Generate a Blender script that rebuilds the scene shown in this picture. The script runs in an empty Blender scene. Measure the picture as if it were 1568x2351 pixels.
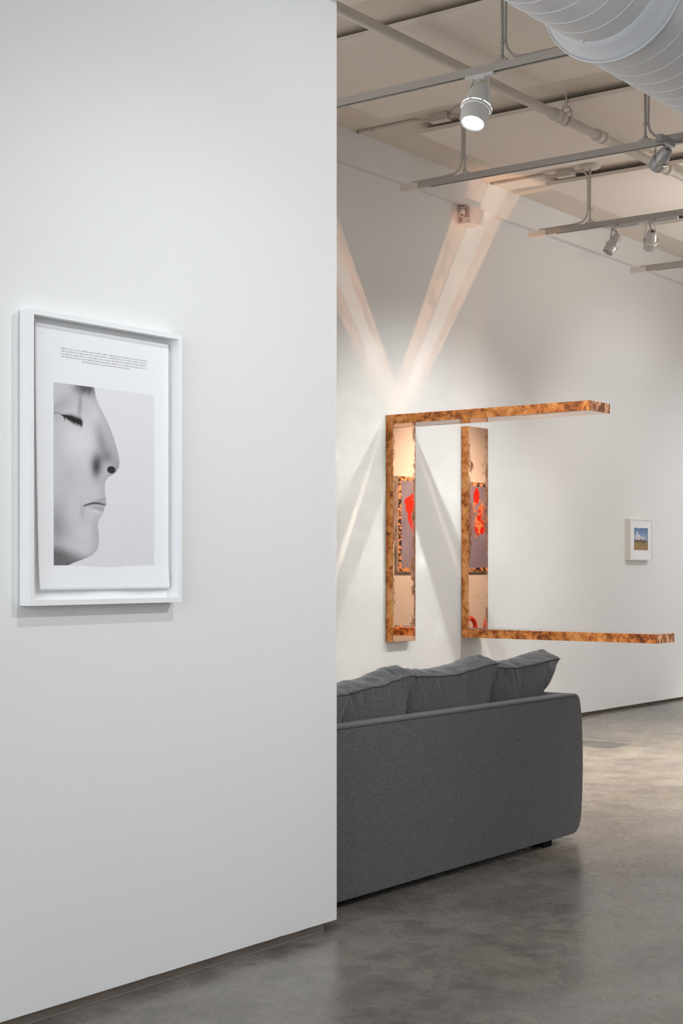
import bpy, bmesh, math, random
import numpy as np
from mathutils import Vector, Matrix, noise, Quaternion

random.seed(4)
scene = bpy.context.scene
COL = scene.collection
V = Vector

# ------------------------------------------------------------------ camera
F_PX, CX, HY = 3500.0, 784.0, 1305.0
YAW = math.radians(36.7755)
cam_d = bpy.data.cameras.new('camera')
cam = bpy.data.objects.new('camera', cam_d)
COL.objects.link(cam)
cam.location = (0, 0, 1.3)
cam.rotation_euler = (math.pi / 2, 0, YAW - math.pi / 2)
cam_d.sensor_fit = 'VERTICAL'
cam_d.sensor_height = 36.0
cam_d.lens = 36.0 * F_PX / 2351.0
cam_d.shift_y = (HY - 2351 / 2) / 2351.0
cam_d.clip_end = 100
scene.camera = cam

# ------------------------------------------------------------------ world, exposure
world = bpy.data.worlds.new('world')
scene.world = world
world.use_nodes = True
world.node_tree.nodes['Background'].inputs[0].default_value = (0.80, 0.88, 1.0, 1)
world.node_tree.nodes['Background'].inputs[1].default_value = 1.0
scene.view_settings.view_transform = 'Standard'
scene.view_settings.look = 'None'
scene.view_settings.gamma = 1.0
scene.view_settings.use_curve_mapping = False
scene.view_settings.exposure = 0.0
cy = scene.cycles
cy.use_denoising = True
cy.use_adaptive_sampling = False
cy.max_bounces = 10
cy.diffuse_bounces = 5
cy.glossy_bounces = 5
cy.caustics_reflective = False
cy.caustics_refractive = False
cy.sample_clamp_indirect = 4.0

# ------------------------------------------------------------------ lights
LAMP_COLLECTIONS = {}

def light_node_setup(ld):
    ld.use_nodes = True
    return ld.node_tree

def spot(name, loc, target, energy, color, size_deg, blend, radius=0.035):
    ld = bpy.data.lights.new(name, 'SPOT')
    ld.energy = energy
    ld.color = color
    ld.spot_size = math.radians(size_deg)
    ld.spot_blend = blend
    ld.shadow_soft_size = radius
    o = bpy.data.objects.new(name, ld)
    COL.objects.link(o)
    o.location = loc
    o.rotation_euler = (V(target) - V(loc)).to_track_quat('-Z', 'Y').to_euler()
    return o

def area(name, loc, rot, sx, sy, energy, color):
    ld = bpy.data.lights.new(name, 'AREA')
    ld.shape = 'RECTANGLE'
    ld.size = sx
    ld.size_y = sy
    ld.energy = energy
    ld.color = color
    o = bpy.data.objects.new(name, ld)
    COL.objects.link(o)
    o.location = loc
    o.rotation_euler = rot
    return o

WARM = (1.0, 0.90, 0.80)
COOL = (0.93, 0.965, 1.0)
# added cool fill light at an unseen window behind the photographer
area('added_fill_light', (-2.85, 0.4, 2.1), (0, math.radians(-90), 0), 3.2, 4.6, 238, (0.87, 0.93, 1.0))
# added fill light at an invented long window in the right-hand wall
area('added_fill_light', (13.5, -2.42, 2.05), (math.radians(-90), 0, math.radians(180)), 9.0, 2.9, 150, (.97, 0.97, 1.0))
# the two spots that light the copper sculpture
SPOT_A = V((8.30, 3.90, 3.66))
SPOT_B = V((10.20, 3.60, 3.80))
E_A, E_B = 160, 170
spot('light_a', SPOT_A, (9.6, 6.33, .45), E_A, (1, .99, .975), 84, 1.0, 0.028)
spot('light_b', SPOT_B, (9.5, 6.33, .4), E_B, (1, .99, .975), 84, 1.0, 0.028)

# Added point lamps imitate the copper's reflected beams: each one
# sits at its spot's mirror image, limited to the face's outline.
def mirror_image_lamp(name, src, axis, plane, b0, b1, energy, centre_col, edge_col, rough):
    """src: lamp; axis: 0 or 2, the face's normal axis; plane: its coordinate;
    b0,b1: bounds along (X or Z) and along Y."""
    vloc = V(src)
    vloc[axis] = 2 * plane - src[axis]
    ld = bpy.data.lights.new(name, 'POINT')
    ld.energy = energy
    ld.shadow_soft_size = 0.007
    ld.color = WARM
    ld.use_nodes = True
    nt = ld.node_tree
    nt.nodes.clear()
    N = nt.nodes.new
    L = nt.links.new
    out = N('ShaderNodeOutputLight')
    em = N('ShaderNodeEmission')
    L(em.outputs[0], out.inputs[0])
    tc = N('ShaderNodeTexCoord')
    sp = N('ShaderNodeSeparateXYZ')
    L(tc.outputs['Normal'], sp.inputs[0])
    def m(op, a, b=None, clamp=False):
        n = N('ShaderNodeMath'); n.operation = op; n.use_clamp = clamp
        for i, x in enumerate((a, b)):
            if x is None: continue
            if hasattr(x, 'links'): L(x, n.inputs[i])
            else: n.inputs[i].default_value = x
        return n.outputs[0]
    ax = 'XYZ'[axis]; other = 'Z' if axis == 0 else 'X'
    d = plane - vloc[axis]
    sgn = 1.0 if d > 0 else -1.0
    na = sp.outputs[ax]
    ok = m('GREATER_THAN', m('MULTIPLY', na, sgn), 0.02)
    t = m('DIVIDE', d, na)
    oi = 0 if other == 'X' else 2
    pu = m('ADD', m('MULTIPLY', sp.outputs[other], t), vloc[oi])
    py = m('ADD', m('MULTIPLY', sp.outputs['Y'], t), vloc[1])
    # small waviness of the sheet
    nz = N('ShaderNodeTexNoise'); nz.inputs['Scale'].default_value = 3.0; nz.inputs['Detail'].default_value = 3
    cmb = N('ShaderNodeCombineXYZ'); L(pu, cmb.inputs[0]); L(m('MULTIPLY', py, 0.9), cmb.inputs[1])
    cmb.inputs[2].default_value = vloc[0]
    L(cmb.outputs[0], nz.inputs['Vector'])
    wv = m('MULTIPLY', m('SUBTRACT', nz.outputs[0], 0.5), 0.035)
    def smooth(x, lo, hi):
        n = N('ShaderNodeMapRange'); n.interpolation_type = 'SMOOTHSTEP'
        L(x, n.inputs[0]); n.inputs[1].default_value = lo; n.inputs[2].default_value = hi
        return n.outputs[0]
    e = 0.006
    mu = m('MULTIPLY', smooth(pu, b0[0] - e, b0[0] + e), m('SUBTRACT', 1.0, smooth(pu, b0[1] - e, b0[1] + e)))
    my = m('MULTIPLY', smooth(py, b1[0] - .03, b1[0] + .03), m('SUBTRACT', 1.0, smooth(py, b1[1] - .01, b1[1] + .01)))
    mask = m('MULTIPLY', m('MULTIPLY', mu, my), ok)
    w = b0[1] - b0[0]
    puw = m('ADD', pu, wv)
    c0 = smooth(puw, b0[0] + w * .33, b0[0] + w * .36)
    c1 = m('SUBTRACT', 1.0, smooth(puw, b0[0] + w * .73, b0[0] + w * .76))
    cen = m('MULTIPLY', c0, c1)
    dl = m('ABSOLUTE', m('SUBTRACT', puw, b0[0] + w * .345))
    dark = m('ADD', m('MULTIPLY', smooth(dl, 0.002, w * .03), 0.5), 0.5)
    nz2 = N('ShaderNodeTexNoise'); nz2.inputs['Scale'].default_value = 16.0; nz2.inputs['Detail'].default_value = 5
    L(cmb.outputs[0], nz2.inputs['Vector'])
    pat = m('ADD', m('MULTIPLY', smooth(nz2.outputs[0], 0.38, 0.58), 0.42), 0.52)
    lvl_c = m('ADD', m('MULTIPLY', smooth(nz.outputs[0], 0.3, 0.7), 0.22), 0.86)
    lvl = N('ShaderNodeMix'); lvl.data_type = 'FLOAT'
    L(cen, lvl.inputs[0]); L(pat, lvl.inputs[2]); L(lvl_c, lvl.inputs[3])
    if rough: lvl_out = m('MULTIPLY', lvl.outputs[0], dark)
    else: lvl_out = pat
    col = N('ShaderNodeMix'); col.data_type = 'RGBA'
    L(cen, col.inputs[0]); col.inputs[6].default_value = (*edge_col, 1); col.inputs[7].default_value = (*centre_col, 1)
    L(col.outputs[2], em.inputs[0])
    tip = m('ADD', m('MULTIPLY', m('SUBTRACT', 6.33, py), .85), .20)
    L(m('MULTIPLY', m('MULTIPLY', mask, tip), lvl_out), em.inputs[1])
    o = bpy.data.objects.new(name, ld)
    COL.objects.link(o)
    o.location = vloc
    BEAMS.append(o)
    return o
BEAMS = []
CC, EC = (1.0, 0.82, 0.71), (1.0, 0.55, 0.33)

# ------------------------------------------------------------------ materials
def new_mat(name):
    m = bpy.data.materials.new(name)
    m.use_nodes = True
    nt = m.node_tree
    return m, nt, nt.nodes['Principled BSDF']

def simple(name, col, rough=0.6, metal=0.0, bump=0.0, bscale=200.0, spec=0.5, var=0.0, vscale=6.0):
    m, nt, b = new_mat(name)
    b.inputs['Base Color'].default_value = (*col, 1)
    b.inputs['Roughness'].default_value = rough
    b.inputs['Metallic'].default_value = metal
    b.inputs['Specular IOR Level'].default_value = spec
    tc = nt.nodes.new('ShaderNodeTexCoord')
    if var:
        n = nt.nodes.new('ShaderNodeTexNoise'); n.inputs['Scale'].default_value = vscale; n.inputs['Detail'].default_value = 5
        nt.links.new(tc.outputs['Object'], n.inputs['Vector'])
        mx = nt.nodes.new('ShaderNodeMix'); mx.data_type = 'RGBA'
        mx.inputs[6].default_value = (*[c * (1 - var) for c in col], 1)
        mx.inputs[7].default_value = (*[min(1, c * (1 + var)) for c in col], 1)
        nt.links.new(n.outputs[0], mx.inputs[0]); nt.links.new(mx.outputs[2], b.inputs['Base Color'])
    if bump:
        n = nt.nodes.new('ShaderNodeTexNoise'); n.inputs['Scale'].default_value = bscale; n.inputs['Detail'].default_value = 3
        nt.links.new(tc.outputs['Object'], n.inputs['Vector'])
        bp = nt.nodes.new('ShaderNodeBump'); bp.inputs['Strength'].default_value = bump; bp.inputs['Distance'].default_value = 0.002
        nt.links.new(n.outputs[0], bp.inputs['Height']); nt.links.new(bp.outputs[0], b.inputs['Normal'])
    return m

M_WALL = simple('wall_paint', (0.80, 0.80, 0.79), 0.85, bump=0.25, bscale=60, spec=0.25, var=0.012, vscale=1.5)
M_CEIL = simple('ceiling_paint', (0.76, 0.69, 0.615), 0.9, bump=0.2, bscale=90, spec=0.2, var=0.02)
M_PANEL = simple('panel_fabric', (0.86, 0.795, 0.73), 0.95, bump=0.4, bscale=400, spec=0.1)
M_PIPE = simple('pipe_paint', (0.62, 0.575, 0.52), 0.55, var=0.03)
M_REVEAL = simple('reveal_concrete', (0.25, 0.20, 0.165), 0.8, bump=0.6, bscale=40, var=0.35, vscale=9)
M_TRACK = simple('track_grey', (0.40, 0.375, 0.355), 0.5, spec=0.4)
M_TRACKW = simple('track_white', (0.74, 0.70, 0.66), 0.5)
M_SLOT = simple('track_slot', (0.012, 0.011, 0.010), 0.7)
M_BOX = simple('junction_box', (0.58, 0.53, 0.48), 0.5)
M_LAMPW = simple('lamp_white', (0.74, 0.75, 0.75), 0.4)
M_LAMPG = simple('lamp_grey', (0.36, 0.365, 0.38), 0.38, metal=0.35)
M_LAMPS = simple('lamp_silver', (0.56, 0.55, 0.54), 0.36, metal=0.35)
M_BLACK = simple('black_plastic', (0.012, 0.011, 0.011), 0.5)
M_DUCT = simple('duct_paint', (0.68, 0.70, 0.73), 0.42, bump=0.1, bscale=120, spec=0.45)
M_FRAME = simple('frame_white', (0.86, 0.865, 0.87), 0.45)
M_PAPER = simple('print_paper', (0.87, 0.875, 0.885), 0.8, spec=0.2)
M_BACKB = simple('backing_board', (0.85, 0.85, 0.85), 0.9, spec=0.1)
M_CREAM = simple('frame_wood_pale', (0.76, 0.72, 0.67), 0.55, var=0.03, vscale=30)
M_EXIT = simple('exit_light_plastic', (0.80, 0.75, 0.72), 0.45)
M_LENS = simple('lens_grey', (0.30, 0.25, 0.24), 0.15)
M_INK = simple('caption_ink', (0.50, 0.50, 0.52), 0.9)
M_FOOT = simple('foot_black', (0.006, 0.005, 0.005), 0.85, spec=.1)
M_RED = simple('red_lacquer', (0.75, 0.05, 0.03), 0.35)
M_GLASS, nt, b = new_mat('window_glass')
b.inputs['Transmission Weight'].default_value = 1.0
b.inputs['Roughness'].default_value = 0.0
M_ALU = simple('window_frame_grey', (0.35, 0.35, 0.36), 0.4)

def emit_mat(name, col, s):
    m, nt, b = new_mat(name)
    b.inputs['Emission Color'].default_value = (*col, 1)
    b.inputs['Emission Strength'].default_value = s
    b.inputs['Base Color'].default_value = (0.8, 0.8, 0.8, 1)
    return m
M_BULB = emit_mat('bulb_lit_white', (0.95, 0.98, 1.0), 9.0)
M_LEAK = emit_mat('lamp_slot_lit_white', (0.95, 0.98, 1.0), 3.0)
M_LEAKW = emit_mat('lamp_slot_lit_warm', (1.0, 0.78, 0.5), 2.6)

def floor_mat():
    m, nt, b = new_mat('polished_concrete')
    N = nt.nodes.new; L = nt.links.new
    tc = N('ShaderNodeTexCoord')
    def noi(scale, detail, rough=0.6, stretch=None, dist=0.0):
        n = N('ShaderNodeTexNoise'); n.inputs['Scale'].default_value = scale
        n.inputs['Detail'].default_value = detail; n.inputs['Roughness'].default_value = rough
        n.inputs['Distortion'].default_value = dist
        if stretch:
            mp = N('ShaderNodeMapping'); mp.inputs['Scale'].default_value = stretch
            mp.inputs['Rotation'].default_value = (0, 0, 0.2)
            L(tc.outputs['Object'], mp.inputs[0]); L(mp.outputs[0], n.inputs['Vector'])
        else: L(tc.outputs['Object'], n.inputs['Vector'])
        return n.outputs[0]
    a = noi(1.5, 10, 0.70, None, 0.3)
    c = noi(6, 11, 0.74, None, 0.35)
    d = noi(60, 7, 0.75)
    big = noi(0.9, 4, 0.6)
    def ramp(x, pts):
        r = N('ShaderNodeValToRGB')
        r.color_ramp.interpolation = 'B_SPLINE'; els = r.color_ramp.elements
        while len(els) < len(pts): els.new(0.5)
        for e_, (p, col) in zip(els, pts): e_.position = p; e_.color = (*col, 1)
        L(x, r.inputs[0]); return r.outputs[0]
    base = ramp(a, [(0.32, (0.135, 0.12, 0.107)), (0.5, (0.205, 0.19, 0.173)), (0.68, (0.27, 0.255, 0.237))])
    mot = ramp(c, [(0.34, (0.68, 0.67, 0.66)), (0.5, (0.96, 0.97, 0.98)), (0.60, (1.16, 1.17, 1.18)), (0.70, (1.6, 1.66, 1.7))])
    fin = ramp(d, [(0.36, (0.82, 0.82, 0.82)), (0.64, (1.18, 1.18, 1.18))])
    def mul(x, y):
        n = N('ShaderNodeMix'); n.data_type = 'RGBA'; n.blend_type = 'MULTIPLY'; n.inputs[0].default_value = 1
        L(x, n.inputs[6]); L(y, n.inputs[7]); return n.outputs[2]
    stain = ramp(big, [(0.35, (1.10, 1.02, 0.93)), (0.6, (0.92, 0.95, 0.98))])
    L(mul(mul(mul(base, mot), fin), stain), b.inputs['Base Color'])
    rr = N('ShaderNodeMapRange'); L(c, rr.inputs[0]); rr.inputs[1].default_value = 0.3; rr.inputs[2].default_value = 0.7
    rr.inputs[3].default_value = 0.20; rr.inputs[4].default_value = 0.34
    L(rr.outputs[0], b.inputs['Roughness'])
    b.inputs['Specular IOR Level'].default_value = 0.55
    bp = N('ShaderNodeBump'); bp.inputs['Strength'].default_value = 0.05; bp.inputs['Distance'].default_value = 0.003
    L(c, bp.inputs['Height']); L(bp.outputs[0], b.inputs['Normal'])
    return m
M_FLOOR = floor_mat()

def fabric_mat():
    m, nt, b = new_mat('grey_melange_fabric')
    N = nt.nodes.new; L = nt.links.new
    tc = N('ShaderNodeTexCoord')
    mp = N('ShaderNodeMapping'); mp.inputs['Scale'].default_value = (1, 1, 0.75)
    L(tc.outputs['Object'], mp.inputs[0])
    n1 = N('ShaderNodeTexNoise'); n1.inputs['Scale'].default_value = 210; n1.inputs['Detail'].default_value = 4; n1.inputs['Roughness'].default_value = 0.75
    L(mp.outputs[0], n1.inputs['Vector'])
    r = N('ShaderNodeValToRGB'); L(n1.outputs[0], r.inputs[0])
    e = r.color_ramp.elements
    e[0].position = 0.33; e[0].color = (0.050, 0.051, 0.054, 1)
    e[1].position = 0.67; e[1].color = (0.150, 0.152, 0.157, 1)
    L(r.outputs[0], b.inputs['Base Color'])
    b.inputs['Roughness'].default_value = 0.95
    b.inputs['Specular IOR Level'].default_value = 0.15
    b.inputs['Sheen Weight'].default_value = 0.25
    b.inputs['Sheen Roughness'].default_value = 0.5
    bp = N('ShaderNodeBump'); bp.inputs['Strength'].default_value = 0.35; bp.inputs['Distance'].default_value = 0.0015
    L(n1.outputs[0], bp.inputs['Height']); L(bp.outputs[0], b.inputs['Normal'])
    return m
M_FAB = fabric_mat()
M_SEAM = simple('seam_thread', (0.035, 0.036, 0.040), 0.9)

def copper_mat(name, kind, x0=9.0, x1=9.29, horizontal=False):
    """kind 'mirror': polished sheet, stained along its two long edges;
    'patina': handled, blotchy side; 'scratch': end cap rubbed bright."""
    m, nt, b = new_mat(name)
    N = nt.nodes.new; L = nt.links.new
    tc = N('ShaderNodeTexCoord')
    geo = N('ShaderNodeNewGeometry')
    pos = geo.outputs['Position']
    def noi(scale, detail, rough=0.6, sc=(1, 1, 1), dist=0.0):
        n = N('ShaderNodeTexNoise'); n.inputs['Scale'].default_value = scale
        n.inputs['Detail'].default_value = detail; n.inputs['Roughness'].default_value = rough
        n.inputs['Distortion'].default_value = dist
        mp = N('ShaderNodeMapping'); mp.inputs['Scale'].default_value = sc
        L(pos, mp.inputs[0]); L(mp.outputs[0], n.inputs['Vector'])
        return n.outputs[0]
    def ramp(x, pts):
        r = N('ShaderNodeValToRGB'); els = r.color_ramp.elements
        while len(els) < len(pts): els.new(0.5)
        for e_, (p, col) in zip(els, pts): e_.position = p; e_.color = (*col, 1)
        L(x, r.inputs[0]); return r.outputs[0]
    def math_(op, a, c, clamp=False):
        n = N('ShaderNodeMath'); n.operation = op; n.use_clamp = clamp
        for i, x in enumerate((a, c)):
            if hasattr(x, 'links'): L(x, n.inputs[i])
            else: n.inputs[i].default_value = x
        return n.outputs[0]
    b.inputs['Metallic'].default_value = 1.0
    if kind == 'mirror':
        sp = N('ShaderNodeSeparateXYZ'); L(pos, sp.inputs[0])
        mid, hw = (x0 + x1) / 2, (x1 - x0) / 2
        d = math_('DIVIDE', math_('ABSOLUTE', math_('SUBTRACT', sp.outputs['X'], mid), 0), hw)   # 0 centre, 1 edge
        a = noi(14, 8, 0.7, (1, 1, 0.6), 0.4)
        g = noi(2.2, 3, 0.5)
        f2 = noi(55, 6, 0.7, (1, 1, 0.45))
        thr = math_('ADD', math_('MULTIPLY', math_('POWER', d, 1.3), 0.36), math_('ADD', math_('MULTIPLY', a, 0.75), math_('MULTIPLY', f2, 0.42)))
        thr = math_('ADD', thr, math_('MULTIPLY', math_('SUBTRACT', g, 0.5), 0.7))
        mr = N('ShaderNodeMapRange'); mr.interpolation_type = 'SMOOTHSTEP'
        L(thr, mr.inputs[0]); mr.inputs[1].default_value = 0.80; mr.inputs[2].default_value = 0.97
        stain = mr.outputs[0]
        sp2 = noi(30, 3, 0.5, (1, 1, 0.5))
        mr2 = N('ShaderNodeMapRange'); L(sp2, mr2.inputs[0]); mr2.inputs[1].default_value = 0.69; mr2.inputs[2].default_value = 0.73
        stain = math_('MAXIMUM', stain, math_('MULTIPLY', mr2.outputs[0], 0.6))
        dark = ramp(noi(40, 5, 0.6), [(0.35, (0.30, 0.135, 0.070)), (0.65, (0.62, 0.34, 0.20))])
        mx = N('ShaderNodeMix'); mx.data_type = 'RGBA'
        L(stain, mx.inputs[0]); mx.inputs[6].default_value = (0.97, 0.64, 0.45, 1); L(dark, mx.inputs[7])
        L(mx.outputs[2], b.inputs['Base Color'])
        rm = N('ShaderNodeMapRange'); L(stain, rm.inputs[0]); rm.inputs[3].default_value = 0.012; rm.inputs[4].default_value = 0.28
        L(rm.outputs[0], b.inputs['Roughness'])
        bp = N('ShaderNodeBump'); bp.inputs['Strength'].default_value = 0.05; bp.inputs['Distance'].default_value = 0.003
        L(noi(2.0, 0, 0.3), bp.inputs['Height']); L(bp.outputs[0], b.inputs['Normal'])
    elif kind == 'patina':
        a = noi(15, 9, 0.68, (1, .8, 0.8), 0.5)
        spy = N('ShaderNodeSeparateXYZ'); L(pos, spy.inputs[0])
        c = noi(34, 6, 0.65)
        g = noi(1.6, 2, 0.5)
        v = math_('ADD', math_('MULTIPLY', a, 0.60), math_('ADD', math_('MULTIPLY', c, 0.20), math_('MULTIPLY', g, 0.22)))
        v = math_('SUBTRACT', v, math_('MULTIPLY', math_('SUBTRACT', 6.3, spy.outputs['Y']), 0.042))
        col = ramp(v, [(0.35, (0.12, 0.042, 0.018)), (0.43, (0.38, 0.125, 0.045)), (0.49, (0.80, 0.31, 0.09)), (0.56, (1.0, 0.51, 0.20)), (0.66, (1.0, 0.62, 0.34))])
        L(col, b.inputs['Base Color'])
        rm = N('ShaderNodeMapRange'); L(v, rm.inputs[0]); rm.inputs[1].default_value = 0.4; rm.inputs[2].default_value = 0.6
        rm.inputs[3].default_value = 0.50; rm.inputs[4].default_value = 0.30
        L(rm.outputs[0], b.inputs['Roughness'])
        b.inputs['Metallic'].default_value = 0.88
    else:
        a = noi(26, 8, 0.7, (1, 1, 0.35), 1.5)
        col = ramp(a, [(0.42, (0.16, 0.065, 0.032)), (0.52, (0.45, 0.18, 0.08)), (0.57, (1.0, 0.62, 0.40)), (0.7, (1.0, 0.70, 0.5))])
        L(col, b.inputs['Base Color']); b.inputs['Roughness'].default_value = 0.38
        b.inputs['Metallic'].default_value = 0.9
    return m

def print_mat(name, rough=0.55):
    m, nt, b = new_mat(name)
    a = nt.nodes.new('ShaderNodeVertexColor'); a.layer_name = 'ink'
    nt.links.new(a.outputs[0], b.inputs['Base Color'])
    b.inputs['Roughness'].default_value = rough
    b.inputs['Specular IOR Level'].default_value = 0.3
    return m
M_PRINT = print_mat('printed_ink')

# ------------------------------------------------------------------ mesh helpers
def root_loc(o):
    while o is not None and o.parent is not None: o = o.parent
    return o.location.copy() if o is not None else V((0, 0, 0))

class B:
    """collects shapes in world coordinates"""
    def __init__(s): s.bm = bmesh.new(); s.mi = 0
    def _faces(s, fs, smooth=False):
        for f in fs: f.material_index = s.mi; f.smooth = smooth
    def box(s, x0, x1, y0, y1, z0, z1):
        vs = [s.bm.verts.new((x, y, z)) for x in (x0, x1) for y in (y0, y1) for z in (z0, z1)]
        q = ((0, 1, 3, 2), (4, 6, 7, 5), (0, 4, 5, 1), (2, 3, 7, 6), (0, 2, 6, 4), (1, 5, 7, 3))
        s._faces([s.bm.faces.new([vs[i] for i in f]) for f in q]); return s
    def obox(s, mat, sx, sy, sz):
        n0 = len(s.bm.verts)
        vs = [s.bm.verts.new(mat @ V((x, y, z))) for x in (-sx/2, sx/2) for y in (-sy/2, sy/2) for z in (-sz/2, sz/2)]
        q = ((0, 1, 3, 2), (4, 6, 7, 5), (0, 4, 5, 1), (2, 3, 7, 6), (0, 2, 6, 4), (1, 5, 7, 3))
        s._faces([s.bm.faces.new([vs[i] for i in f]) for f in q]); return s
    def lathe(s, mat, prof, n=32, caps=(False, False)):
        rings = []
        for r, z in prof:
            rings.append([s.bm.verts.new(mat @ V((r * math.cos(2*math.pi*k/n), r * math.sin(2*math.pi*k/n), z))) for k in range(n)])
        fs = []
        for a, c in zip(rings, rings[1:]):
            for k in range(n): fs.append(s.bm.faces.new((a[k], a[(k+1) % n], c[(k+1) % n], c[k])))
        s._faces(fs, True)
        cf = []
        if caps[0]: cf.append(s.bm.faces.new(rings[0][::-1]))
        if caps[1]: cf.append(s.bm.faces.new(rings[-1]))
        s._faces(cf, False); return s
    def tube(s, pts, r, n=12, cap=True, ridge=0.0):
        pts = [V(p) for p in pts]
        rings = []; up = None
        for i, p in enumerate(pts):
            t = (pts[min(i+1, len(pts)-1)] - pts[max(i-1, 0)]).normalized()
            if up is None: up = t.orthogonal().normalized()
            up = (up - t * up.dot(t)).normalized(); sd = t.cross(up)
            rr = r * (1 + (ridge if i % 2 else -ridge))
            rings.append([s.bm.verts.new(p + (up * math.cos(2*math.pi*k/n) + sd * math.sin(2*math.pi*k/n)) * rr) for k in range(n)])
        fs = []
        for a, c in zip(rings, rings[1:]):
            for k in range(n): fs.append(s.bm.faces.new((a[k], a[(k+1) % n], c[(k+1) % n], c[k])))
        s._faces(fs, True)
        if cap: s._faces([s.bm.faces.new(rings[0][::-1]), s.bm.faces.new(rings[-1])])
        return s
    def prism(s, pts2, axis, a0, a1):
        """closed 2-D outline extruded along an axis; pts2 in the two other axes"""
        def mk(p, a):
            c = list(p); c.insert(axis, a); return s.bm.verts.new(c)
        A = [mk(p, a0) for p in pts2]; C = [mk(p, a1) for p in pts2]; n = len(A)
        fs = [s.bm.faces.new((A[i], A[(i+1) % n], C[(i+1) % n], C[i])) for i in range(n)]
        fs += [s.bm.faces.new(A[::-1]), s.bm.faces.new(C)]
        s._faces(fs); return s
    def bevel(s, w, seg=2):
        bmesh.ops.bevel(s.bm, geom=list(s.bm.edges), offset=w, segments=seg, affect='EDGES', profile=0.5)
        return s
    def build(s, name, mats, parent=None, loc=None):
        bmesh.ops.recalc_face_normals(s.bm, faces=s.bm.faces)
        me = bpy.data.meshes.new(name)
        off = root_loc(parent) if parent is not None else (V(loc) if loc is not None else V((0, 0, 0)))
        for v in s.bm.verts: v.co -= off
        s.bm.to_mesh(me); s.bm.free()
        for m in (mats if isinstance(mats, (list, tuple)) else [mats]): me.materials.append(m)
        o = bpy.data.objects.new(name, me); COL.objects.link(o)
        if parent is not None: o.parent = parent
        elif loc is not None: o.location = loc
        return o

def tag(o, label=None, cat=None, group=None, kind=None):
    if label: o['label'] = label
    if cat: o['category'] = cat
    if group: o['group'] = group
    if kind: o['kind'] = kind
    return o
def thing(name, loc, label, cat, group=None):
    o = bpy.data.objects.new(name, None); COL.objects.link(o); o.location = loc
    o.empty_display_size = 0.1
    return tag(o, label, cat, group)
def struct(o, label=None): o['kind'] = 'structure'; return o
def smooth_curve(pts, n=8):
    pts = [V(p) for p in pts]; out = []
    P = [pts[0]] + pts + [pts[-1]]
    for i in range(1, len(P) - 2):
        p0, p1, p2, p3 = P[i-1], P[i], P[i+1], P[i+2]
        for k in range(n):
            t = k / n
            out.append(0.5 * ((2*p1) + (-p0+p2)*t + (2*p0-5*p1+4*p2-p3)*t*t + (-p0+3*p1-3*p2+p3)*t**3))
    out.append(pts[-1]); return out
def resample(pts, step):
    out = [V(pts[0])]; acc = 0
    for a, c in zip(pts, pts[1:]):
        d = (c - a).length; 
        while acc + d >= step:
            t = (step - acc) / d; a = a + (c - a) * t; out.append(a.copy()); d = (c - a).length; acc = 0
            if d < 1e-9: break
        acc += d
    out.append(V(pts[-1])); return out

# ------------------------------------------------------------------ room shell
XE0, XE1 = -3.0, 28.0       # ends of the room
YR, YL, YB = -2.5, 3.29, 6.33
ZC = 4.34
b_ = B(); b_.box(XE0 - .2, XE1 + .2, YR - .2, YB + .3, -0.15, 0.0)
struct(b_.build('floor', M_FLOOR))
b_ = B(); b_.box(XE0 - .2, XE1 + .2, YR - .2, YB + .3, ZC, ZC + .15)
o = struct(b_.build('ceiling', M_CEIL)); CEIL = o

# partition: slightly wavy bottom edge over a recessed reveal
def wall_with_edge(name, x0, x1, y0, y1, zb, amp, end_r=0.0):
    bm = bmesh.new()
    n = int((x1 - x0) / 0.04)
    xs = [x0 + (x1 - x0) * i / n for i in range(n + 1)]
    def zb_(x):
        return zb + amp * (.3 * noise.noise(V((x * 3, 0, 0))) + 0.8 * max(0, noise.noise(V((x * 11, 3, 0))) - .15) * (1.6 if x > 3.6 else .6))
    rows = []
    for x in xs:
        z = zb_(x)
        rows.append([bm.verts.new((x, y0, z)), bm.verts.new((x, y0, ZC)), bm.verts.new((x, y1, ZC)), bm.verts.new((x, y1, z))])
    for a, c in zip(rows, rows[1:]):
        for k in range(4): bm.faces.new((a[k], c[k], c[(k+1) % 4], a[(k+1) % 4]))
    bm.faces.new(rows[0]); bm.faces.new(rows[-1][::-1])
    bb = B(); bb.bm.free(); bb.bm = bm
    return struct(bb.build(name, M_WALL))
XP = 4.373
wall_with_edge('wall_left', XE0, XP, YL, 3.45, 0.040, 0.0035)
b_ = B(); b_.box(XE0, XP - 0.035, 3.322, 3.42, 0.0, 0.0395)
struct(b_.build('baseboard_left', M_REVEAL))
b_ = B(); b_.box(XE0, XP - 0.045, 3.3185, 3.3225, 0.0, 0.006)
struct(b_.build('trim_2', simple('reveal_dust', (0.23, 0.21, 0.19), .9)))
o = wall_with_edge('wall_back', XE0, XE1, YB, YB + .15, 0.030, 0.0015); WALL_BACK = o
b_ = B(); b_.box(XE0, XE1, YB + .045, YB + .13, 0.0, 0.0295)
struct(b_.build('baseboard_back', simple('reveal_brown', (0.20, 0.165, 0.12), .8, var=.3, vscale=12)))
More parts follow.
